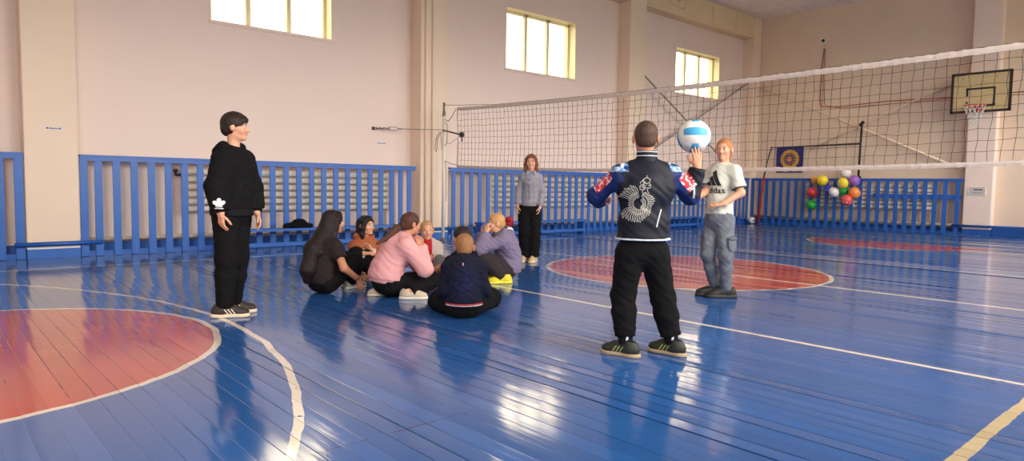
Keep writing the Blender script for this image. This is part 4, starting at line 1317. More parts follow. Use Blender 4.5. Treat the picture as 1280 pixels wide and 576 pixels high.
# joints of every figure, in metres
POSE = {
 'boyL': dict(root=(1.922, 5.501), H=1.62,
  J=dict(pelvis=(1.915, 5.503, 0.838), waist=(1.922, 5.501, 1.004), chest=(1.924, 5.500, 1.175), neck=(1.937, 5.496, 1.327), head=(1.950, 5.491, 1.504), shR=(1.813, 5.422, 1.245), elR=(1.747, 5.393, 1.029), wrR=(1.774, 5.341, 0.828), shL=(2.046, 5.574, 1.263), elL=(2.111, 5.562, 1.030), wrL=(2.096, 5.461, 0.824), hipR=(1.854, 5.472, 0.790), hipL=(1.983, 5.554, 0.796), knR=(1.846, 5.443, 0.464), anR=(1.836, 5.467, 0.073), knL=(1.967, 5.538, 0.460), anL=(1.951, 5.618, 0.073)),
  D=dict(head=(0.858, -0.514, -0.020), footR=(0.897, -0.442, 0.000), footL=(0.883, -0.470, 0.000), handR=(0.014, -0.110, -0.994), palmR=(0.956, 0.292, 0.000), handL=(0.162, -0.258, -0.952), palmL=(-1.000, 0.014, 0.000), F=(0.434, -0.901, 0.000))),
 'ball': dict(root=(3.492, 2.656), H=1.48,
  J=dict(pelvis=(3.490, 2.659, 0.696), waist=(3.493, 2.654, 0.860), chest=(3.496, 2.651, 1.069), neck=(3.496, 2.651, 1.246), head=(3.491, 2.658, 1.387), shL=(3.362, 2.745, 1.162), elL=(3.329, 2.920, 1.017), wrL=(3.479, 3.021, 0.982), shR=(3.631, 2.556, 1.168), elR=(3.764, 2.497, 1.026), wrR=(3.771, 2.455, 1.211), hipL=(3.421, 2.700, 0.655), hipR=(3.560, 2.616, 0.654), knL=(3.422, 2.749, 0.381), anL=(3.389, 2.692, 0.067), knR=(3.632, 2.589, 0.360), anR=(3.655, 2.525, 0.067)),
  D=dict(head=(0.732, 0.681, 0.020), footL=(-0.230, 0.973, 0.000), footR=(-0.118, 0.993, 0.000), handL=(0.945, 0.322, 0.053), palmL=(0.216, -0.635, -0.742), handR=(0.049, 0.100, 0.994), palmR=(0.609, 0.779, 0.151), F=(0.577, 0.817, 0.000))),
 'tee': dict(root=(5.950, 3.632), H=1.59,
  J=dict(pelvis=(5.961, 3.615, 0.774), waist=(5.961, 3.614, 0.948), chest=(5.965, 3.607, 1.160), neck=(5.978, 3.586, 1.309), head=(5.972, 3.597, 1.457), shL=(5.943, 3.452, 1.252), elL=(5.939, 3.382, 1.038), wrL=(5.768, 3.470, 0.930), shR=(5.992, 3.717, 1.263), elR=(5.893, 3.727, 1.048), wrR=(5.738, 3.750, 0.968), hipL=(5.950, 3.537, 0.739), hipR=(5.976, 3.686, 0.730), knR=(5.894, 3.685, 0.423), anR=(6.004, 3.660, 0.096), knL=(5.912, 3.502, 0.422), anL=(5.988, 3.532, 0.072)),
  D=dict(head=(-0.976, -0.218, -0.020), footL=(-0.719, 0.695, 0.000), footR=(-0.684, 0.729, 0.000), handL=(-0.685, 0.727, -0.051), palmL=(0.551, 0.093, -0.830), handR=(-0.819, 0.566, -0.101), palmR=(0.020, -0.240, -0.970), F=(-0.995, 0.095, -0.000))),
 'denim': dict(root=(6.518, 6.959), H=1.51,
  J=dict(pelvis=(6.525, 6.952, 0.771), waist=(6.523, 6.954, 0.929), chest=(6.533, 6.945, 1.109), neck=(6.535, 6.943, 1.277), head=(6.533, 6.944, 1.406), shR=(6.462, 7.011, 1.198), elR=(6.424, 7.074, 1.005), wrR=(6.381, 7.046, 0.803), shL=(6.610, 6.873, 1.201), elL=(6.667, 6.846, 0.988), wrL=(6.590, 6.809, 0.787), hipR=(6.476, 6.998, 0.725), hipL=(6.583, 6.898, 0.728), knR=(6.459, 6.973, 0.411), anR=(6.484, 6.991, 0.068), knL=(6.558, 6.880, 0.402), anL=(6.561, 6.891, 0.068)),
  D=dict(head=(-0.752, -0.658, -0.030), footR=(-0.886, -0.463, 0.000), footL=(-0.840, -0.542, 0.000), handR=(-0.068, -0.073, -0.995), palmR=(0.730, -0.684, 0.000), handL=(-0.239, -0.042, -0.970), palmL=(-0.730, 0.684, 0.000), F=(-0.753, -0.658, -0.000))),
 'A': dict(root=(3.016, 6.098), H=1.55,
  J=dict(pelvis=(2.976, 6.118, 0.127), waist=(2.961, 6.103, 0.240), chest=(3.017, 6.131, 0.406), neck=(3.076, 6.147, 0.552), head=(3.131, 6.153, 0.684), shR=(3.057, 5.977, 0.456), elR=(3.082, 5.865, 0.263), wrR=(3.266, 5.919, 0.134), shL=(3.078, 6.290, 0.462), elL=(3.272, 6.328, 0.260), wrL=(3.413, 6.236, 0.144), hipR=(3.003, 6.038, 0.105), hipL=(2.988, 6.213, 0.105), knR=(3.303, 6.068, 0.300), anR=(3.365, 6.215, 0.070), knL=(3.278, 6.236, 0.302), anL=(3.393, 6.335, 0.070)),
  D=dict(head=(0.997, -0.023, -0.080), footR=(0.983, 0.183, 0.000), footL=(0.983, 0.183, 0.000), handR=(0.270, -0.133, -0.954), palmR=(0.137, 0.991, 0.000), handL=(0.839, -0.415, -0.351), palmL=(-0.596, -0.741, -0.309), F=(0.983, 0.183, 0.000))),
 'B': dict(root=(3.759, 6.777), H=1.50,
  J=dict(pelvis=(3.809, 6.886, 0.105), waist=(3.817, 6.882, 0.144), chest=(3.827, 6.808, 0.324), neck=(3.830, 6.795, 0.462), head=(3.835, 6.769, 0.599), shR=(3.725, 6.842, 0.363), elR=(3.625, 6.714, 0.218), wrR=(3.660, 6.511, 0.314), shL=(3.931, 6.739, 0.361), elL=(3.914, 6.622, 0.191), wrL=(3.765, 6.522, 0.342), hipR=(3.736, 6.881, 0.105), hipL=(3.854, 6.838, 0.105), knR=(3.605, 6.587, 0.301), anR=(3.593, 6.583, 0.068), knL=(3.737, 6.560, 0.270), anL=(3.750, 6.530, 0.068)),
  D=dict(head=(0.343, -0.939, 0.030), footR=(-0.088, -0.996, 0.000), footL=(0.025, -1.000, 0.000), handR=(0.725, -0.678, 0.120), palmR=(0.330, 0.171, -0.928), handL=(-0.618, 0.220, 0.755), palmL=(-0.782, -0.536, -0.318), F=(-0.135, -0.991, 0.000))),
 'C': dict(root=(3.401, 5.519), H=1.58,
  J=dict(pelvis=(3.350, 5.550, 0.162), waist=(3.363, 5.543, 0.284), chest=(3.466, 5.526, 0.440), neck=(3.552, 5.520, 0.560), head=(3.607, 5.509, 0.690), shR=(3.455, 5.356, 0.500), elR=(3.596, 5.258, 0.281), wrR=(3.635, 5.398, 0.472), shL=(3.576, 5.658, 0.502), elL=(3.769, 5.609, 0.273), wrL=(3.738, 5.523, 0.481), hipR=(3.339, 5.475, 0.134), hipL=(3.379, 5.627, 0.120), knR=(3.745, 5.378, 0.149), anR=(3.466, 5.314, 0.072), knL=(3.761, 5.579, 0.070), anL=(3.396, 5.640, 0.072)),
  D=dict(head=(0.996, -0.071, -0.050), footR=(0.794, -0.608, 0.000), footL=(-0.957, 0.291, 0.000), handR=(-0.063, 0.265, 0.962), palmR=(-0.006, 1.000, 0.000), handL=(-0.294, 0.069, 0.953), palmL=(-1.000, -0.006, 0.000), F=(1.000, -0.021, 0.000))),
 'D': dict(root=(4.294, 6.276), H=1.45,
  J=dict(pelvis=(4.365, 6.349, 0.105), waist=(4.353, 6.333, 0.190), chest=(4.318, 6.284, 0.332), neck=(4.306, 6.268, 0.451), head=(4.298, 6.249, 0.560), shR=(4.222, 6.349, 0.377), elR=(4.102, 6.213, 0.226), wrR=(4.154, 6.153, 0.404), shL=(4.421, 6.213, 0.378), elL=(4.367, 6.105, 0.211), wrL=(4.200, 6.050, 0.279), hipR=(4.309, 6.363, 0.105), hipL=(4.398, 6.301, 0.105), knR=(4.101, 6.117, 0.192), anR=(4.118, 6.033, 0.066), knL=(4.309, 6.023, 0.231), anL=(4.195, 5.980, 0.066)),
  D=dict(head=(-0.436, -0.900, -0.020), footR=(-0.480, -0.877, 0.000), footL=(-0.392, -0.920, 0.000), handR=(0.165, 0.066, 0.984), palmR=(0.372, 0.928, 0.000), handL=(-0.913, 0.180, -0.367), palmL=(0.399, 0.584, -0.707), F=(-0.480, -0.877, 0.000))),
 'E': dict(root=(3.329, 4.304), H=1.45,
  J=dict(pelvis=(3.341, 4.320, 0.105), waist=(3.328, 4.305, 0.229), chest=(3.339, 4.322, 0.370), neck=(3.362, 4.354, 0.477), head=(3.382, 4.377, 0.566), shL=(3.247, 4.405, 0.407), elL=(3.217, 4.416, 0.232), wrL=(3.314, 4.594, 0.126), shR=(3.442, 4.255, 0.409), elR=(3.468, 4.222, 0.233), wrR=(3.612, 4.363, 0.127), hipL=(3.297, 4.380, 0.105), hipR=(3.410, 4.292, 0.105), knL=(3.357, 4.700, 0.080), anL=(3.626, 4.631, 0.066), knR=(3.715, 4.423, 0.109), anR=(3.619, 4.737, 0.066)),
  D=dict(head=(0.585, 0.805, -0.099), footL=(0.900, -0.436, 0.000), footR=(-0.648, 0.762, 0.000), handL=(0.826, 0.554, -0.105), palmL=(0.079, -0.061, -0.995), handR=(0.329, 0.939, -0.105), palmR=(0.079, -0.061, -0.995), F=(0.572, 0.821, 0.000))),
 'F': dict(root=(4.160, 5.383), H=1.45,
  J=dict(pelvis=(4.242, 5.383, 0.105), waist=(4.241, 5.384, 0.190), chest=(4.195, 5.394, 0.323), neck=(4.156, 5.411, 0.437), head=(4.137, 5.401, 0.544), shL=(4.035, 5.303, 0.373), elL=(3.877, 5.299, 0.296), wrL=(3.901, 5.507, 0.210), shR=(4.255, 5.525, 0.357), elR=(4.191, 5.700, 0.244), wrR=(4.040, 5.703, 0.204), hipL=(4.180, 5.317, 0.105), hipR=(4.285, 5.438, 0.105), knL=(3.938, 5.302, 0.142), anL=(4.178, 5.432, 0.066), knR=(4.183, 5.744, 0.113), anR=(4.040, 5.451, 0.066)),
  D=dict(head=(-0.513, 0.852, -0.103), footL=(0.015, 1.000, 0.000), footR=(-0.964, -0.266, 0.000), handL=(-0.699, 0.669, -0.253), palmL=(0.229, 0.461, -0.858), handR=(-0.834, 0.508, -0.216), palmR=(-0.324, -0.419, -0.848), F=(-0.944, 0.330, -0.000))),
 'G': dict(root=(4.879, 5.701), H=1.50,
  J=dict(pelvis=(5.005, 5.672, 0.165), waist=(5.011, 5.654, 0.284), chest=(4.949, 5.668, 0.430), neck=(4.894, 5.689, 0.547), head=(4.836, 5.699, 0.655), shL=(4.810, 5.563, 0.471), elL=(4.581, 5.666, 0.386), wrL=(4.677, 5.664, 0.565), shR=(4.965, 5.825, 0.463), elR=(4.802, 5.925, 0.327), wrR=(4.777, 5.855, 0.541), hipL=(4.939, 5.610, 0.140), hipR=(5.038, 5.736, 0.138), knL=(4.633, 5.688, 0.295), anL=(4.841, 5.563, 0.068), knR=(4.789, 5.936, 0.263), anR=(4.956, 5.806, 0.068)),
  D=dict(head=(-0.875, 0.483, -0.020), footL=(-0.899, 0.438, 0.000), footR=(-0.822, 0.569, 0.000), handL=(0.134, 0.080, 0.988), palmL=(0.954, 0.300, 0.000), handR=(-0.021, -0.176, 0.984), palmR=(0.077, -0.997, 0.000), F=(-0.920, 0.391, -0.000))),
}
BALLC = (3.840, 2.535, 1.415)
SK1, SK2, SK3 = srgb(206, 148, 118), srgb(212, 156, 126), srgb(196, 134, 104)
BLK, BLK2 = srgb(20, 19, 21), srgb(26, 25, 27)
UPZ = A_(0, 0, 1)
GARMENT_GAP = .017

def trousers(fg, col, inf=.016, m=None, end=.93, cuff=True, rt=.080, rk=.058, rc=.055, ra=.040, fold=.004, top=None, tint=None, vox=.0085, cuffc=None, cuff_in=0.006, label=None):
    q = Surf(vox); J, z = fg.J, fg.s
    ti = min(inf, .010)
    fg.torso(q, ti, parts='p', w=.98)
    q.cap(J['pelvis'], J['waist'], .095 * z + ti, .085 * z + ti, .05, flat_b=.4)
    for sd in 'LR': fg.leg(q, sd, rt, rk, rc, ra, inf, end, .03)
    q.folds(fold, .10, 3)
    q.plane(A_(0, 0, .004), (0, 0, -1))
    o = fg.part('trousers', q, m or M['cloth'], col, tint, label=label)
    if cuff:
        for sd in 'LR':
            a, b = J['kn' + sd], J['an' + sd]
            q = Surf(.0065)
            q.cap(a + (b - a) * (end - .10), b, (ra + cuff_in) * z + inf * .6, (ra - .002) * z + inf * .5, .004, flat_a=0, flat_b=end - .02)
            q.plane(A_(0, 0, .004), (0, 0, -1))
            fg.part('ankle_cuff', q, M['cloth'], cuffc or col, parent=o)
    return o

def top(fg, col, inf=.026, sleeve=.97, short=None, hem=None, m=None, w=1.02, dp=1.05, belly=.0, ru=.052, re=.046, rw=.036, fold=.0045, fwl=.085, seed=1, tint=None, name='hoodie', vox=.0085, hem_n=None, neck_cut=True, label=None, dropin=0.0):
    q = Surf(vox); J, z = fg.J, fg.s
    fg.torso(q, inf, w, dp, .06, belly)
    for sd in 'LR':
        if short: fg.arm(q, sd, ru, re, rw, inf * .7, short, .03, True)
        else: fg.arm(q, sd, ru, re, rw, inf * .6, sleeve, .03)
    q.folds(fold, fwl, seed)
    if hem is not None: q.plane(hem, hem_n if hem_n is not None else -UPZ)
    q.plane(A_(0, 0, .004), (0, 0, -1))
    if neck_cut:
        un = unit(J['neck'] - J['chest'])
        q.ell(J['neck'] + un * .055 * z + fg.F * .012, A_(.056, .056, .05) * z, frame(fg.F, un), .015, 'sub')
    return fg.part(name, q, m or M['cloth'], col, tint, label=label)

def ring_band(fg, o, name, c, n, R0, r, col, sq=1.5, m=None):
    q = Surf(.0055); q.torus(c, n, R0, r, .01, sq)
    return fg.part(name, q, m or M['cloth'], col, parent=o)

def hem_band(fg, o, col, z0, z1, inf, w, dp, belly=0.0, m=None, n=None, pt=None, name='hem_band', vox=.0075, tint=None):
    q = Surf(vox); fg.torso(q, inf, w, dp, .06, belly, 'pw')
    n = UPZ if n is None else unit(n); pt = A_(0, 0, 0) if pt is None else pt
    q.plane(pt + n * z1, n); q.plane(pt + n * z0, -n); q.plane(A_(0, 0, .004), (0, 0, -1))
    return fg.part(name, q, m or M['cloth'], col, tint, parent=o)

def cuffs(fg, o, col, end=.99, r0=.036, r1=.031, ln=.22, m=None):
    for sd in 'LR':
        a, b = fg.J['el' + sd], fg.J['wr' + sd]
        q = Surf(.006); q.cap(a + (b - a) * (end - ln), a + (b - a) * end, r0 * fg.s + .014, r1 * fg.s + .008, .004, flat_a=0, flat_b=1)
        fg.part('cuff', q, m or M['cloth'], col, parent=o)

def hood_down(fg, o, col, big=1.0):
    J, z = fg.J, fg.s; un = unit(J['neck'] - J['chest']); R = frame(fg.F, un)
    q = Surf(.0075)
    for e in (-1, 1):
        q.chain([J['neck'] - fg.F * .085 * z + un * .0, J['neck'] + fg.S * e * .085 * z - fg.F * .03 * z + un * .015 * z, J['neck'] + fg.S * e * .055 * z + fg.F * .065 * z - un * .035 * z], [.045 * z * big, .036 * z * big, .020 * z], .03)
    q.ell(J['neck'] - fg.F * .105 * z - un * .035 * z, A_(.095, .050, .075) * z * big, R, .03)
    q.folds(.003, .07, 5)
    fg.part('hood', q, M['cloth'], col, parent=o)

def two_shoes(fg, upper, sole, stripe=None, lace=(.8, .8, .8), sc=1.0, sole_h=.026):
    for sd in 'RL': fg.shoe(sd, upper, sole, stripe, lace=lace, sc=sc, sole_h=sole_h)

def trefoil(d, o, c, r, col, text=True):
    """three-leaf mark with stripes cut through it"""
    b = MB(); lv = []
    for ang, ln, wd in ((90, 1.0, .30), (148, .95, .27), (32, .95, .27)):
        a = math.radians(ang); L_ = []
        for t in np.linspace(0, 2 * PI, 20)[:-1]:
            u = ln * (.5 - .5 * math.cos(t)); v = wd * math.sin(t) * (1 - .25 * math.cos(t))
            L_.append((c[0] + r * (u * math.cos(a) - v * math.sin(a)), c[1] + r * (u * math.sin(a) + v * math.cos(a))))
        d.fill(b, L_, .008)
    b1 = b
    for k in range(3):
        y = c[1] + r * (-.02 - .13 * k)
        d.fill(b1, [(c[0] - r * .5, y), (c[0] + r * .5, y), (c[0] + r * .42, y - r * .07), (c[0] - r * .42, y - r * .07)], .008)
    if text: d.fill(b1, [(c[0] - r * .6, c[1] - r * .48), (c[0] + r * .6, c[1] - r * .48), (c[0] + r * .6, c[1] - r * .56), (c[0] - r * .6, c[1] - r * .56)], .008)
    child_mesh('chest_mark' if False else 'leaf_mark', b1, flat(col), o)

# ---------------------------------------------------------------- boy in the black hoodie
def fig_hoodie_boy():
    fg = Figure('boyL', 'boy standing in a black hoodie with a white sleeve mark, looking right')
    fg.body(SK2, hand_kw={'R': dict(curl=.45, spread=.1), 'L': dict(curl=.35, spread=.15)})
    J, z = fg.J, fg.s
    hz = J['pelvis'] + UPZ * .02
    o = top(fg, BLK, .030, .95, hem=hz, w=.98, dp=1.10, belly=.02, ru=.054, re=.054, rw=.050, fold=.004, fwl=.12)
    hem_band(fg, o, BLK2, hz[2] - .055, hz[2] + .006, .024, 1.02, 1.12)
    cuffs(fg, o, BLK2, .97, .040, .034)
    hood_down(fg, o, BLK, 1.15)
    n = unit(fg.F * .6 - A_(*cam_right) * .2)
    a, b_ = J['elR'], J['wrR']
    c = a + (b_ - a) * .62
    vw = unit(A_(c[0], c[1], 0)); U = A_(vw[1], -vw[0], 0)
    trefoil(Decal(o, c, U, UPZ, vw), o, (.004, -.008), .052, srgb(238, 236, 232))
    # kangaroo pocket and drawstrings
    b = MB()
    dd = Decal(o, J['waist'] + UPZ * .02, -fg.S, UPZ, -fg.F)
    dd.line(b, [(-.10, -.10), (-.06, .02), (.06, .02), (.10, -.10)], .005)
    child_mesh('pocket_seam', b, flat(BLK2), o)
    trousers(fg, BLK, .018, fold=.004, rt=.082, rk=.064, rc=.060, ra=.048, cuff_in=.002)
    two_shoes(fg, srgb(52, 42, 38), srgb(226, 208, 180), srgb(236, 226, 208), lace=srgb(60, 52, 48), sc=1.06, sole_h=.03)
    q = Surf(.0055)
    fg.skullcap(q, .020, .050, -.056, .004, .012, .72)
    fg.hE(q, (0, .058, .066), (.060, .036, .026), .02)
    fg.hE(q, (0, -.075, -.02), (.062, .035, .055), .03)
    q.folds(.0022, .022, 2)
    fg.part('hair', q, hair_mat('dark_brown_hair', srgb(44, 32, 28)))

# ---------------------------------------------------------------- boy with the ball
def eagle_print(o, c, U, V, D):
    d = Decal(o, c, U, V, D)
    b = MB(); rnd = random.Random(8)
    def feather(cx, cy, ang, r0, r1, w, cur=.0):
        pts = []
        for t in np.linspace(0, 1, 13):
            s_ = math.sin(PI * t)
            side = w * math.sin(2 * PI * t) * 1.0
            rr = r0 + (r1 - r0) * (.5 - .5 * math.cos(2 * PI * t)); 
            wob = cur * ((rr - r0) / (r1 - r0)) ** 2
            a = ang + wob
            lat = w * math.sin(2 * PI * t)
            pts.append((cx + rr * math.cos(a) - lat * math.sin(a), cy + rr * math.sin(a) + lat * math.cos(a)))
        d.line(b, pts, .0032)
    n = 22
    for i in range(n):      # long wing feathers sweeping round the left
        a = math.radians(98 + (285 - 98) * i / (n - 1))
        ln = .118 + .022 * math.sin(PI * i / (n - 1)) - .016 * (i / (n - 1)) ** 2 + rnd.uniform(-.006, .006)
        feather(0, 0, a, .062, ln, .0062, .18)
    for i in range(16):      # inner row
        a = math.radians(100 + (310 - 100) * i / 15)
        feather(.004, .002, a, .036, .068, .0052, .15)
    for i in range(14):      # short right wing, curling down
        a = math.radians(-62 + (70 + 62) * i / 13)
        feather(.004, .004, a, .050, .086 + .010 * math.sin(i * .9), .0052, -.2)
    for i in range(9):
        a = math.radians(-55 + 110 * i / 8)
        feather(.0, 0, a, .022, .046, .0045, -.15)
    # two crowned heads above
    for (cx, cy, s_) in ((.045, .118, 1.0), (.020, .108, .7)):
        d.line(b, [(cx - .020 * s_, cy - .02), (cx - .024 * s_, cy), (cx - .012 * s_, cy + .014 * s_), (cx, cy + .004), (cx + .012 * s_, cy + .014 * s_), (cx + .024 * s_, cy), (cx + .020 * s_, cy - .02)], .004, True)
        d.line(b, [(cx - .018 * s_, cy + .016), (cx - .020 * s_, cy + .034 * s_), (cx, cy + .044 * s_), (cx + .020 * s_, cy + .034 * s_), (cx + .018 * s_, cy + .016)], .004)
        d.line(b, [(cx - .02 * s_, cy - .004), (cx + .02 * s_, cy - .004)], .0035)
        d.line(b, [(cx, cy + .044 * s_), (cx, cy + .056 * s_)], .004)
    d.line(b, [(.03, .095), (.018, .075), (.03, .06), (.016, .048), (.028, .036)], .004)
    d.line(b, [(.052, .095), (.05, .08), (.06, .064)], .004)
    child_mesh('eagle_print', b, flat(srgb(176, 172, 166)), o)

def fig_ball_boy():
    fg = Figure('ball', 'boy seen from behind in a navy jacket with pale back print, raising a volleyball')
    fg.body(SK3, hand_kw={'R': dict(curls=(.16, .14, .16, .22), spread=.6, thumb=.3), 'L': dict(curl=.5)}, brow=srgb(60, 44, 36))
    J, z = fg.J, fg.s
    NV, RB, RD, WH, LB = map(np.array, (srgb(20, 22, 34), srgb(24, 42, 96), srgb(206, 52, 62), srgb(222, 226, 236), srgb(96, 156, 214)))
    def tint(P, T):
        T[:] = NV
        for sd in 'LR':
            a, b_, c = J['sh' + sd], J['el' + sd], J['wr' + sd]
            d = b_ - a; L = np.linalg.norm(d); d = d / L
            t = (P - a) @ d / L
            rad = np.linalg.norm(P - a - np.outer((P - a) @ d, d), axis=1)
            side = (P - a) @ (fg.S * (1 if sd == 'L' else -1))
            on = (rad < .085) & (side > -.03)
            n1 = np.sin(P[:, 0] * 130 + 3 * np.sin(P[:, 2] * 90)) * np.sin(P[:, 2] * 120 + 2 * np.sin(P[:, 1] * 110))
            n2 = np.sin(P[:, 0] * 60 + P[:, 2] * 85 + 1.0) + .6 * np.sin(P[:, 1] * 120)
            up_ = ((P - a) @ UPZ) > .012
            yoke = on & up_ & (t > -.45) & (t < .30)
            T[on & (t >= -.1)] = RB
            T[yoke] = LB * .7; T[yoke & (n1 > .15)] = WH * .8; T[yoke & (n2 > .6)] = RB
            red = on & (t >= .18) & (t < .80) & (rad > 0)
            upw = ((P - a) @ unit(np.cross(d, np.cross(UPZ, d)))) > -.012
            T[red & upw] = RD; T[red & upw & (n1 > .35)] = WH; T[red & upw & (n2 > 1.1)] = RD * .8
            fore = unit(c - b_)
            tf = (P - b_) @ fore
            rf = np.linalg.norm(P - b_ - np.outer(tf, fore), axis=1)
            lower = (tf > .0) & (rf < .075) & (t > .75)
            T[lower] = NV if sd == 'R' else RB
            T[lower & (np.abs((P - b_) @ fg.S) < .006)] = WH * .7
        return T
    hz = J['pelvis'] + UPZ * .06
    o = top(fg, NV, .028, .96, hem=hz, hem_n=unit(-UPZ - fg.S * .03), w=1.16, dp=1.22, ru=.043, re=.042, rw=.038, fold=.004, fwl=.12, tint=tint, name='tracksuit_jacket', vox=.0075, m=M['satin'])
    o['label'] = 'navy jacket with red, white and blue shoulders'
    # flared hem with a pale edge
    hem_band(fg, o, srgb(196, 204, 220), hz[2] - .010, hz[2] + .004, .031, 1.17, 1.24, name='hem_piping', m=M['satin'])
    un = unit(J['neck'] - J['chest'])
    q = Surf(.006); c0 = J['neck'] - un * .04 * z - fg.F * .008
    q.cap(c0, c0 + un * .110 * z + fg.F * .002, .070 * z + .006, .062 * z + .006, .01, flat_a=0, flat_b=1)
    q.cap(c0 + un * .075 * z, c0 + un * .15 * z + fg.F * .002, .057 * z, .057 * z, .004, op='sub')
    co = fg.part('collar', q, M['satin'], NV, parent=o)
    b_ = fg.part('collar_stripe', Surf(.0045).torus(c0 + un * .100 * z + fg.F * .002, un, .0680 * z, .0045, .004, 1.0), M['satin'], WH, parent=co)
    fg.part('collar_stripe', Surf(.0045).torus(c0 + un * .072 * z + fg.F * .002, un, .0705 * z, .0040, .004, 1.0), M['satin'], WH, parent=co)
    vw = unit(A_(J['chest'][0], J['chest'][1], 0)); U = A_(vw[1], -vw[0], 0)
    mid = .5 * (J['chest'] + J['waist'])
    eagle_print(o, mid + U * (-.037) + UPZ * .012, U, UPZ, vw)
    d = Decal(o, mid, U, UPZ, vw)
    b = MB(); d.line(b, [(.075, -.13), (.083, -.09), (.094, -.045), (.10, -.02)], .007); child_mesh('pocket_zip', b, flat(srgb(190, 196, 206)), o)
    cuffs(fg, o, NV, .985, .040, .034)
    t_ = trousers(fg, BLK, .018, fold=.004, rt=.086, rk=.064, rc=.062, ra=.048, end=.72, cuff=False)
    for sd in 'LR':
        a, c = J['kn' + sd], J['an' + sd]
        q = Surf(.0065); q.cap(a + (c - a) * .60, c + UPZ * .0, .054 * z + .004, .043 * z + .003, .004, flat_a=0, flat_b=.95)
        k = fg.part('ankle_cuff', q, M['cloth'], BLK2, parent=t_)
        dd = Decal(k, a + (c - a) * .80, U, UPZ, vw)
        b = MB(); dd.fill(b, [(.005, -.022), (.020, -.016), (.020, .024), (.010, .014)], .006)
        if b.v: child_mesh('white_flash', b, flat(WH), t_)
    two_shoes(fg, srgb(42, 44, 36), srgb(190, 164, 130), srgb(168, 178, 96), lace=srgb(70, 72, 60), sc=1.08, sole_h=.026)
    q = Surf(.0055); fg.skullcap(q, .0065, .060, -.050, -.03, .03); q.folds(.0008, .012, 3)
    fg.part('hair', q, hair_mat('cropped_brown_hair', srgb(74, 54, 44)))
    # the ball, resting on the raised hand
    hw = J['wrR']; hd = fg.D['handR']; hn = fg.D['palmR']
    return fg

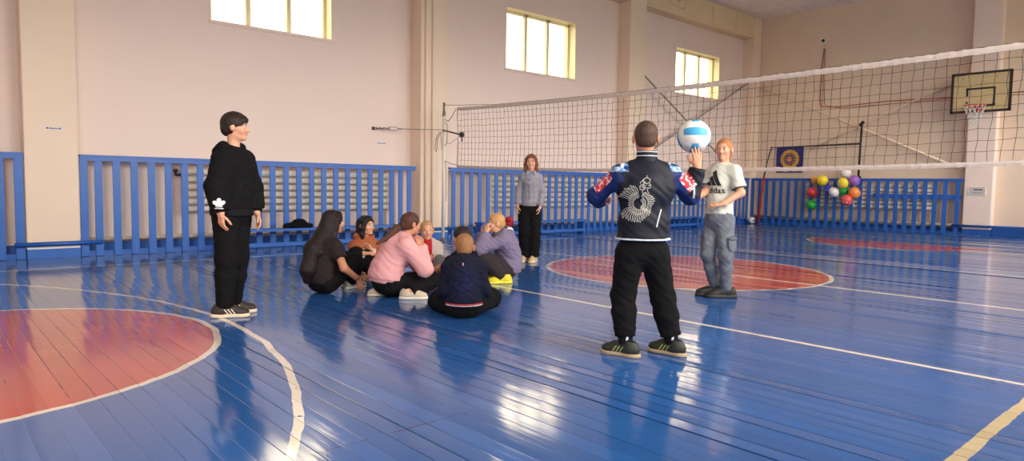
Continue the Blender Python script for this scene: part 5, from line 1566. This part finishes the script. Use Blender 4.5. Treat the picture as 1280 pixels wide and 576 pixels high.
# ---------------------------------------------------------------- girl in the white t-shirt
def fig_tee_girl():
    fg = Figure('tee', 'girl standing in a white t-shirt with a black chest logo and grey-blue jeans')
    fg.body(SK2, brow=srgb(140, 96, 70), hand_kw={'R': dict(curl=.35, spread=.3), 'L': dict(curl=.45)})
    J, z = fg.J, fg.s
    TC = srgb(214, 212, 200)
    hz = J['pelvis'] + UPZ * .045
    o = top(fg, TC, .016, short=.80, hem=hz, w=.92, dp=1.0, ru=.046, re=.058, fold=.0035, fwl=.13, seed=4, name='t_shirt')
    for sd in 'LR':
        a, b_ = J['sh' + sd], J['el' + sd]; dd = b_ - a
        ring_band(fg, o, 'sleeve_shade_trim', a + dd * .795, dd, .058 * z + .014, .0055, srgb(46, 44, 44), 1.2)  # dark trim ring that also paints the shade inside the sleeve opening
    un = unit(J['neck'] - J['chest'])
    ring_band(fg, o, 'neckband', J['neck'] + un * .008 * z + fg.F * .012, unit(un + fg.F * .35), .062 * z, .0075, TC, 1.2)
    # chest logo: three rising bars above lower-case lettering
    c = J['chest'] + fg.F * .1; vw = -unit(fg.F); U = np.cross(UPZ, fg.F); U = unit(U)
    U = A_(-fg.F[1], fg.F[0], 0); U = U / np.linalg.norm(U)
    d = Decal(o, J['chest'] - UPZ * .055, U, UPZ, -unit(A_(fg.F[0], fg.F[1], 0)))
    b = MB()
    LG = 1.35
    for (x0, h0, h1) in ((-.060, .014, .034), (-.022, .034, .072), (.016, .072, .112)):
        d.fill(b, [(u_ * LG, v_ * LG) for (u_, v_) in ([(x0 + .010, 0), (x0 + .042, 0), (x0 + .042 - h1 * .42 , h1), (x0 + .042 - h1 * .42 - .030, h1 - .017)] if x0 > -.05 else [(x0 + .010, 0), (x0 + .042, 0), (x0 + .026, h1), (x0 - .004, h1 - .017)])], .008)
    child_mesh('logo_bars', b, flat(srgb(34, 34, 36)), o)
    d2 = Decal(o, J['chest'] - UPZ * .128, U, UPZ, -unit(A_(fg.F[0], fg.F[1], 0)))
    b = MB(); d2.text(b, 'adidas', .080, .0014); child_mesh('logo_lettering', b, flat(srgb(34, 34, 36)), o)
    JN = np.array(srgb(108, 112, 122))
    def jt(P, T):
        n = np.sin(P[:, 2] * 42 + 3 * np.sin(P[:, 0] * 25)) * np.sin(P[:, 0] * 60 + P[:, 1] * 40)
        T[:] = JN
        T *= (1 + .14 * n)[:, None]
        for sd in 'LR':
            k = blob(.6 * J['hip' + sd] + .4 * J['kn' + sd] + fg.F * .08, .16, P, .9); T += k[:, None] * np.array((.05, .05, .05))
        return T
    t_ = trousers(fg, JN, .012, end=.95, cuff=True, rt=.078, rk=.058, rc=.052, ra=.042, fold=.004, tint=jt, cuffc=srgb(86, 92, 104))
    t_['label'] = 'grey-blue washed jeans'
    for sd, e in (('L', 1), ('R', -1)):
        a, b_ = J['hip' + sd], J['kn' + sd]
        cpos = a + (b_ - a) * .62 + fg.S * e * (.062 * z + .014)
        q = Surf(.006); q.ell(cpos, A_(.022, .062, .085) * z, frame(fg.F, a - b_), .01)
        pk = fg.part('cargo_pocket', q, M['cloth'], JN * .95, parent=t_)
        q = Surf(.006); q.ell(cpos + UPZ * .055 + fg.S * e * .004, A_(.024, .066, .026) * z, frame(fg.F, a - b_), .01)
        fg.part('pocket_flap', q, M['cloth'], JN * .8, parent=t_)
    two_shoes(fg, srgb(30, 29, 30), srgb(44, 40, 40), None, lace=srgb(70, 68, 68), sc=1.12, sole_h=.036)
    hm = hair_mat('reddish_blond_hair', srgb(176, 116, 76))
    q = Surf(.0055); fg.skullcap(q, .006, .072, -.045, .0, .005); q.folds(.0012, .02, 2)
    fg.hE(q, (0, -.10, .045), (.026, .02, .026), .02)
    h = fg.part('hair', q, hm)
    q = Surf(.0055); q.chain([fg.hp(0, -.105, .045), fg.hp(.012, -.132, .01), fg.hp(.03, -.12, -.06), fg.hp(.04, -.10, -.13)], [.016, .020, .017, .007], .015); q.folds(.002, .03, 4)
    fg.part('ponytail', q, hm, parent=h)
    fg.part('hair_tie', Surf(.005).torus(fg.hp(0, -.112, .045), fg.HR[1], .018, .008, .004), M['cloth'], srgb(60, 50, 60), parent=h)
    return fg

# ---------------------------------------------------------------- girl in the denim jacket
def fig_denim_girl():
    fg = Figure('denim', 'girl standing in a grey denim jacket and black trousers before the blue guard')
    fg.body(SK2, brow=srgb(110, 76, 60), hand_kw={'R': dict(curl=.35), 'L': dict(curl=.4)})
    J, z = fg.J, fg.s
    DC = np.array(srgb(142, 141, 153))
    def jt(P, T):
        T[:] = DC
        n = np.sin(P[:, 2] * 70 + 2 * np.sin(P[:, 0] * 50)) * np.sin(P[:, 0] * 80 + P[:, 1] * 60)
        return T * (1 + .12 * n)[:, None]
    hz = J['pelvis'] + UPZ * .03
    o = top(fg, DC, .016, .95, hem=hz, w=.84, dp=1.0, ru=.042, re=.042, rw=.038, fold=.003, tint=jt, name='denim_jacket', seed=6)
    hem_band(fg, o, DC * .85, hz[2] - .012, hz[2] + .045, .020, .86, 1.02)
    cuffs(fg, o, DC * .85, .97, .038, .034)
    un = unit(J['neck'] - J['chest'])
    q = Surf(.006)
    for e in (-1, 1):
        q.chain([J['neck'] - fg.F * .062 * z + un * .018, J['neck'] + fg.S * e * .066 * z + un * .016, J['neck'] + fg.S * e * .045 * z + fg.F * .075 * z - un * .015, J['neck'] + fg.S * e * .06 * z + fg.F * .098 * z - un * .055], [.014, .016, .016, .010], .012)
    fg.part('collar', q, M['cloth'], DC * 1.05, parent=o)
    U = A_(-fg.F[1], fg.F[0], 0); d = Decal(o, J['chest'], U, UPZ, -A_(fg.F[0], fg.F[1], 0))
    b = MB(); d.line(b, [(0, .06), (0, -.05), (0, -.16), (0, -.24)], .022); child_mesh('button_placket', b, flat(DC * .8), o)
    for k in range(5):
        b = MB(); h = d.hit(0, .03 - .06 * k)
        if h: b.tube([h[0], h[0] + h[1] * .006], .0075, 8); child_mesh('button', b, flat(srgb(168, 150, 120)), o)
    for e in (-1, 1):
        b = MB(); d.fill(b, [(e * .045, .005), (e * .115, .005), (e * .115, -.022), (e * .08, -.036), (e * .045, -.022)], .01); child_mesh('pocket_flap', b, flat(DC * .78), o)
        b = MB(); d.line(b, [(e * .03, .03), (e * .085, .03), (e * .13, .035)], .005); d.line(b, [(e * .05, -.04), (e * .06, -.14), (e * .065, -.23)], .005); child_mesh('seam', b, flat(DC * .72), o)
    trousers(fg, BLK, .020, rt=.080, rk=.070, rc=.068, ra=.064, end=.97, cuff=False, fold=.005)
    two_shoes(fg, srgb(206, 178, 132), srgb(226, 206, 168), None, lace=srgb(226, 214, 190), sc=1.1, sole_h=.034)
    hm = hair_mat('auburn_hair', srgb(112, 68, 48))
    q = Surf(.006); fg.skullcap(q, .012, .070, -.10, -.03, .02)
    for e in (-1, 1):
        q.chain([fg.hp(e * .030, .045, .095), fg.hp(e * .068, .02, .04), fg.hp(e * .080, .0, -.04), fg.hp(e * .078, .015, -.12), fg.hp(e * .072, .03, -.165)], [.018, .022, .026, .026, .010], .02)
    q.chain([fg.hp(0, -.08, .03), fg.hp(0, -.085, -.08), fg.hp(0, -.07, -.15)], [.06, .06, .05], .03)
    q.folds(.002, .03, 2)
    fg.part('hair', q, hm)

# ---------------------------------------------------------------- seated ring of children
def fig_long_hair_girl():
    fg = Figure('A', 'girl sitting on the floor in black with very long black hair down her back')
    fg.body(SK3, brow=srgb(40, 28, 26), hand_kw={'R': dict(curl=.3)})
    J, z = fg.J, fg.s
    C = srgb(48, 38, 40)
    o = top(fg, C, .022, short=.55, w=1.0, dp=1.02, ru=.054, re=.056, name='t_shirt', seed=2, hem=J['pelvis'] - UPZ * .02)
    trousers(fg, BLK, .020, rt=.084, rk=.064, rc=.060, ra=.048)
    two_shoes(fg, srgb(196, 190, 182), srgb(226, 220, 210), None, sc=1.0)
    hm = hair_mat('long_black_hair', srgb(34, 24, 24))
    q = Surf(.007); fg.skullcap(q, .014, .060, -.12, -.05, .02)
    B = -fg.F
    q.chain([fg.hp(0, -.055, .04), fg.hp(0, -.075, -.06), J['neck'] + B * .085 * z, J['chest'] + B * .135 * z + UPZ * .03, J['waist'] + B * .150 * z, J['pelvis'] + B * .175 * z + UPZ * .015], [.080, .078, .082, .085, .075, .038], .04)
    for e in (-1, 1):
        q.chain([fg.hp(e * .030, .035, .095), fg.hp(e * .070, -.0, .04), fg.hp(e * .078, -.02, -.05), fg.hp(e * .085, -.045, -.14), J['chest'] + B * .11 + fg.S * e * (-.08)], [.022, .026, .03, .034, .04], .025)
    q.folds(.0025, .035, 3); q.plane(A_(0, 0, .008), (0, 0, -1))
    fg.part('hair', q, hm)
    w = J['elR'] + (J['wrR'] - J['elR']) * .86
    fg.part('wrist_band', Surf(.004).torus(w, J['wrR'] - J['elR'], .031 * z, .0045, .004), M['cloth'], srgb(60, 50, 60))

def fig_rust_girl():
    fg = Figure('B', 'girl sitting on the floor in a rust-brown hoodie with knees drawn up')
    fg.body(SK2, brow=srgb(36, 26, 24), iris=(.05, .03, .02))
    J, z = fg.J, fg.s
    C = np.array(srgb(164, 92, 62))
    o = top(fg, C, .026, .93, w=1.02, hem=J['pelvis'], seed=3)
    hood_down(fg, o, C * 1.02, 1.15)
    cuffs(fg, o, np.array(srgb(214, 204, 192)), .985, .036, .032, .2)
    U = A_(-fg.F[1], fg.F[0], 0); d = Decal(o, J['chest'] + UPZ * .05, U, UPZ, -A_(fg.F[0], fg.F[1], 0))
    for e in (-1, 1):
        b = MB(); d.line(b, [(e * .03, .03), (e * .034, -.03), (e * .038, -.10)], .006)
        if b.v: child_mesh('drawstring', b, flat(srgb(206, 150, 112)), o)
    trousers(fg, BLK, .022, rt=.084, rk=.066, rc=.062, ra=.050)
    two_shoes(fg, srgb(40, 38, 40), srgb(200, 196, 190))
    hm = hair_mat('black_hair', srgb(32, 24, 26))
    q = Surf(.006); fg.skullcap(q, .014, .062, -.12, -.05, .02)
    for e in (-1, 1):
        q.chain([fg.hp(e * .012, .040, .100), fg.hp(e * .066, .022, .05), fg.hp(e * .078, .010, -.03), fg.hp(e * .078, .0, -.11), fg.hp(e * .07, .0, -.19)], [.016, .022, .026, .026, .014], .02)
    q.chain([fg.hp(0, -.08, .02), fg.hp(0, -.075, -.09), fg.hp(0, -.06, -.14)], [.06, .06, .05], .03)
    q.folds(.002, .03, 2)
    fg.part('hair', q, hm)

def fig_pink_girl():
    fg = Figure('C', 'girl sitting in a pale pink sweatshirt with a brown ponytail, hand at her cheek')
    fg.body(SK3, brow=srgb(80, 56, 46), hand_kw={'R': dict(curl=.55), 'L': dict(curl=.5)})
    J, z = fg.J, fg.s
    C = np.array(srgb(226, 164, 166))
    n = unit(J['waist'] - J['pelvis'])
    hp_ = J['pelvis'] + n * (-.0) + UPZ * .02
    o = top(fg, C, .036, .95, w=1.04, dp=1.16, hem=hp_, hem_n=-n, ru=.058, re=.056, rw=.048, fold=.004, fwl=.13, name='sweatshirt')
    hem_band(fg, o, C * .93, -.035, .012, .026, 1.04, 1.12, n=n, pt=hp_)
    cuffs(fg, o, C * .93, .985, .038, .033)
    un = unit(J['neck'] - J['chest'])
    ring_band(fg, o, 'neckband', J['neck'] + un * .008, un, .066 * z, .011, C * .95, 1.5)
    trousers(fg, BLK, .020, rt=.088, rk=.066, rc=.062, ra=.048, end=1.02)
    two_shoes(fg, srgb(206, 188, 164), srgb(228, 216, 196), None, lace=srgb(220, 210, 196), sc=1.0, sole_h=.03)
    hm = hair_mat('chestnut_hair', srgb(84, 52, 42))
    q = Surf(.0055); fg.skullcap(q, .012, .060, -.055, -.04, .03); fg.hE(q, (0, -.105, -.02), (.04, .03, .035), .02); q.folds(.0015, .02, 2)
    h = fg.part('hair', q, hm)
    B = -fg.F
    p2 = J['neck'] + B * .17 * z + UPZ * .03; p3 = J['chest'] + B * .22 * z + UPZ * .075
    q = Surf(.006); q.chain([fg.hp(0, -.115, -.022), fg.hp(0, -.17, -.05), p2, p3], [.028, .036, .034, .012], .02); q.folds(.002, .03, 3)
    fg.part('ponytail', q, hm, parent=h)
    fg.part('hair_tie', Surf(.005).torus(fg.hp(0, -.125, -.027), fg.HR[1] + fg.HR[2] * .3, .026, .008, .004), M['cloth'], srgb(40, 34, 38), parent=h)
    for e in (-1, 1):
        b = MB(); b.lathe([(.0005, -.007), (.006, -.003), (.006, .003), (.0005, .007)], fg.hp(e * .084, .0, -.044), 'Z', 10); child_mesh('earring', b, flat(srgb(236, 232, 226), .25), fg.o)

def fig_cheek_girl():
    fg = Figure('D', 'fair-haired child in a red top with pale sleeves, sitting behind the pink sweatshirt')
    fg.body(SK2, brow=srgb(150, 112, 88), hand_kw={'R': dict(curl=.7), 'L': dict(curl=.5)})
    J, z = fg.J, fg.s
    G, R_ = np.array(srgb(190, 172, 166)), np.array(srgb(176, 40, 44))
    def tint(P, T):
        T[:] = G
        lat = np.abs((P - J['chest']) @ fg.S); fr = (P - J['chest']) @ fg.F
        T[(lat < .052) & (fr > 0)] = R_
        return T
    o = top(fg, G, .022, .95, w=1.0, hem=J['pelvis'], tint=tint, name='track_top', seed=5)
    cuffs(fg, o, G * .9, .985)
    trousers(fg, srgb(104, 98, 98), .020)
    two_shoes(fg, srgb(198, 120, 134), srgb(226, 206, 206), None, lace=srgb(230, 214, 214))
    hm = hair_mat('fair_hair', srgb(186, 138, 98))
    q = Surf(.0055); fg.skullcap(q, .007, .080, -.05, -.03, .015); fg.hE(q, (0, -.105, .03), (.034, .03, .034), .02); q.folds(.0012, .02, 2)
    fg.part('hair', q, hm)

def fig_back_boy():
    fg = Figure('E', 'fair-haired boy sitting in a navy jacket with red and white hem, seen from behind')
    fg.body(SK3, brow=srgb(150, 110, 80))
    J, z = fg.J, fg.s
    NV = np.array(srgb(28, 30, 48))
    hp_ = J['pelvis'] + UPZ * .030
    def tint(P, T):
        T[:] = NV
        c = .5 * (J['chest'] + J['waist']) - fg.F * .12
        k = blob(c, .17, P, .8) * (np.sin(P[:, 0] * 70 + 3 * np.sin(P[:, 2] * 50)) * np.sin(P[:, 2] * 62 + 2 * np.sin(P[:, 1] * 80)) > -.1)
        return T + k[:, None] * np.array((.004, .006, .035))
    o = top(fg, NV, .022, .95, w=.98, dp=1.12, hem=hp_, ru=.050, re=.048, rw=.040, fold=.005, tint=tint, name='tracksuit_jacket', seed=7)
    h = hem_band(fg, o, NV * .8, hp_[2] - .045, hp_[2] + .002, .020, .98, 1.11)
    hem_band(fg, o, srgb(196, 60, 66), hp_[2] - .014, hp_[2] - .003, .026, .99, 1.12, name='red_hem_stripe')
    hem_band(fg, o, srgb(222, 206, 206), hp_[2] - .026, hp_[2] - .014, .025, .99, 1.12, name='white_hem_stripe')
    un = unit(J['neck'] - J['chest'])
    ring_band(fg, o, 'collar', J['neck'] + un * .012, un, .062 * z, .013, NV * .9, 1.9)
    vw = unit(A_(J['chest'][0], J['chest'][1], 0)); U = A_(vw[1], -vw[0], 0)
    d = Decal(o, J['chest'] + UPZ * .075, U, UPZ, vw)
    b = MB(); d.fill(b, [(-.014, .01), (-.002, .012), (-.004, -.006), (-.010, -.012)], .006); child_mesh('small_badge', b, flat(srgb(206, 150, 160)), o)
    trousers(fg, BLK, .022, rt=.086, rk=.068, rc=.060, ra=.046)
    two_shoes(fg, srgb(44, 44, 48), srgb(200, 198, 196))
    q = Surf(.0055); fg.skullcap(q, .010, .060, -.048, -.03, .03); q.folds(.0012, .016, 3)
    fg.part('hair', q, hair_mat('sandy_hair', srgb(160, 112, 76)))

def fig_dark_child():
    fg = Figure('F', 'dark-haired child in a black t-shirt, half hidden behind the fair-haired boy')
    fg.body(SK3, brow=srgb(40, 30, 28), hand_kw={'L': dict(curl=.6)})
    J, z = fg.J, fg.s
    o = top(fg, BLK, .020, short=.85, hem=J['pelvis'], ru=.052, re=.054, name='t_shirt', seed=8)
    trousers(fg, srgb(66, 66, 70), .018)
    two_shoes(fg, srgb(48, 46, 48), srgb(150, 148, 146))
    q = Surf(.0055); fg.skullcap(q, .014, .055, -.04, -.025, .035); q.folds(.002, .025, 3)
    fg.part('hair', q, hair_mat('dark_hair', srgb(44, 34, 34)))

def fig_violet_girl():
    fg = Figure('G', 'fair-haired girl squatting in a grey-violet hoodie and yellow shoes, hand at her mouth')
    fg.body(SK2, brow=srgb(160, 116, 84), hand_kw={'L': dict(curl=.9), 'R': dict(curl=.9)})
    J, z = fg.J, fg.s
    C = np.array(srgb(124, 112, 138))
    o = top(fg, C, .032, .95, w=1.04, dp=1.12, hem=J['pelvis'] - UPZ * .06, ru=.058, re=.056, rw=.046, fold=.006, seed=9)
    hem_band(fg, o, C * .9, J['pelvis'][2] - .10, J['pelvis'][2] - .05, .022, 1.04, 1.1)
    hood_down(fg, o, C * .95, 1.15); cuffs(fg, o, C * .92, .985, .036, .032)
    trousers(fg, srgb(54, 46, 50), .022, rt=.086, rk=.068, rc=.060, ra=.042)
    two_shoes(fg, srgb(226, 206, 40), srgb(236, 220, 60), None, lace=srgb(240, 226, 90), sc=1.1, sole_h=.032)
    hm = hair_mat('blond_hair', srgb(196, 150, 98))
    q = Surf(.0055); fg.skullcap(q, .011, .058, -.06, -.035, .03); fg.hE(q, (0, -.10, -.01), (.036, .03, .036), .02); q.folds(.0014, .02, 2)
    h = fg.part('hair', q, hm)
    q = Surf(.006)
    rr = random.Random(3); c = fg.hp(-.0, -.150, .015)
    for i in range(12):
        v = A_(rr.gauss(0, 1), rr.gauss(0, 1), rr.gauss(0, 1)); v = unit(v) * .040
        q.ell(c + v, A_(.036, .036, .012), frame(unit(v + A_(.01, 0, .02)), A_(rr.random(), rr.random(), .5)), .01)
    fg.part('red_hair_bow', q, M['satin'], srgb(140, 24, 34), parent=h)
    q = Surf(.006)
    for e in (-1, 1): q.chain([c + A_(0, 0, -.045), c + fg.HR[1] * (-.02 + .02 * e) + A_(0, 0, -.095), c + fg.HR[1] * (-.03 + .025 * e) + A_(0, 0, -.125)], [.012, .022, .014], .01)
    fg.part('white_ribbon', q, M['satin'], srgb(214, 206, 206), parent=h)

cam_right = (0.747, -0.6647, 0)
for fn in (fig_hoodie_boy, fig_ball_boy, fig_tee_girl, fig_denim_girl, fig_long_hair_girl, fig_rust_girl, fig_pink_girl, fig_cheek_girl, fig_back_boy, fig_dark_child, fig_violet_girl):
    fn()

# ---------------------------------------------------------------- volleyball on the raised hand
rot_ = Matrix.Rotation(1.25, 3, Vector((.66, .74, -.06))) @ Matrix.Rotation(0.6, 3, 'Z') @ Matrix.Rotation(0.35, 3, 'X')
vb = ball_mesh('volleyball', BALLC, 0.108, lambda f, s: 1 if s == 1 else 0, '', '', rot=rot_)
tag(vb.build('volleyball', [m_ballw, m_ballb], loc=(BALLC[0], BALLC[1], BALLC[2] - 0.108)), 'white and blue volleyball on the raised hand of the boy in the navy jacket', 'ball')

# ---------------------------------------------------------------- dark garment on the bench
q = Surf(.008); rr = random.Random(6)
q.ell((4.62, 10.53, .37), (.16, .10, .05), None, .03); q.ell((4.74, 10.54, .41), (.12, .09, .07), None, .04); q.ell((4.84, 10.52, .37), (.13, .09, .045), None, .03)
q.cap((4.5, 10.5, .36), (4.45, 10.47, .35), .035, .02, .03)
q.folds(.008, .07, 2); q.plane((0, 0, .336), (0, 0, -1))
P, F = q.mesh()
g = bpy.data.objects
o = link_mesh('garment', P - A_(4.7, 10.53, .336), F, M['cloth'], None, np.tile(np.array(BLK), (len(P), 1)))
o.location = (4.7, 10.53, .336)
tag(o, 'crumpled black garment lying on the bench by the long guard', 'clothing')
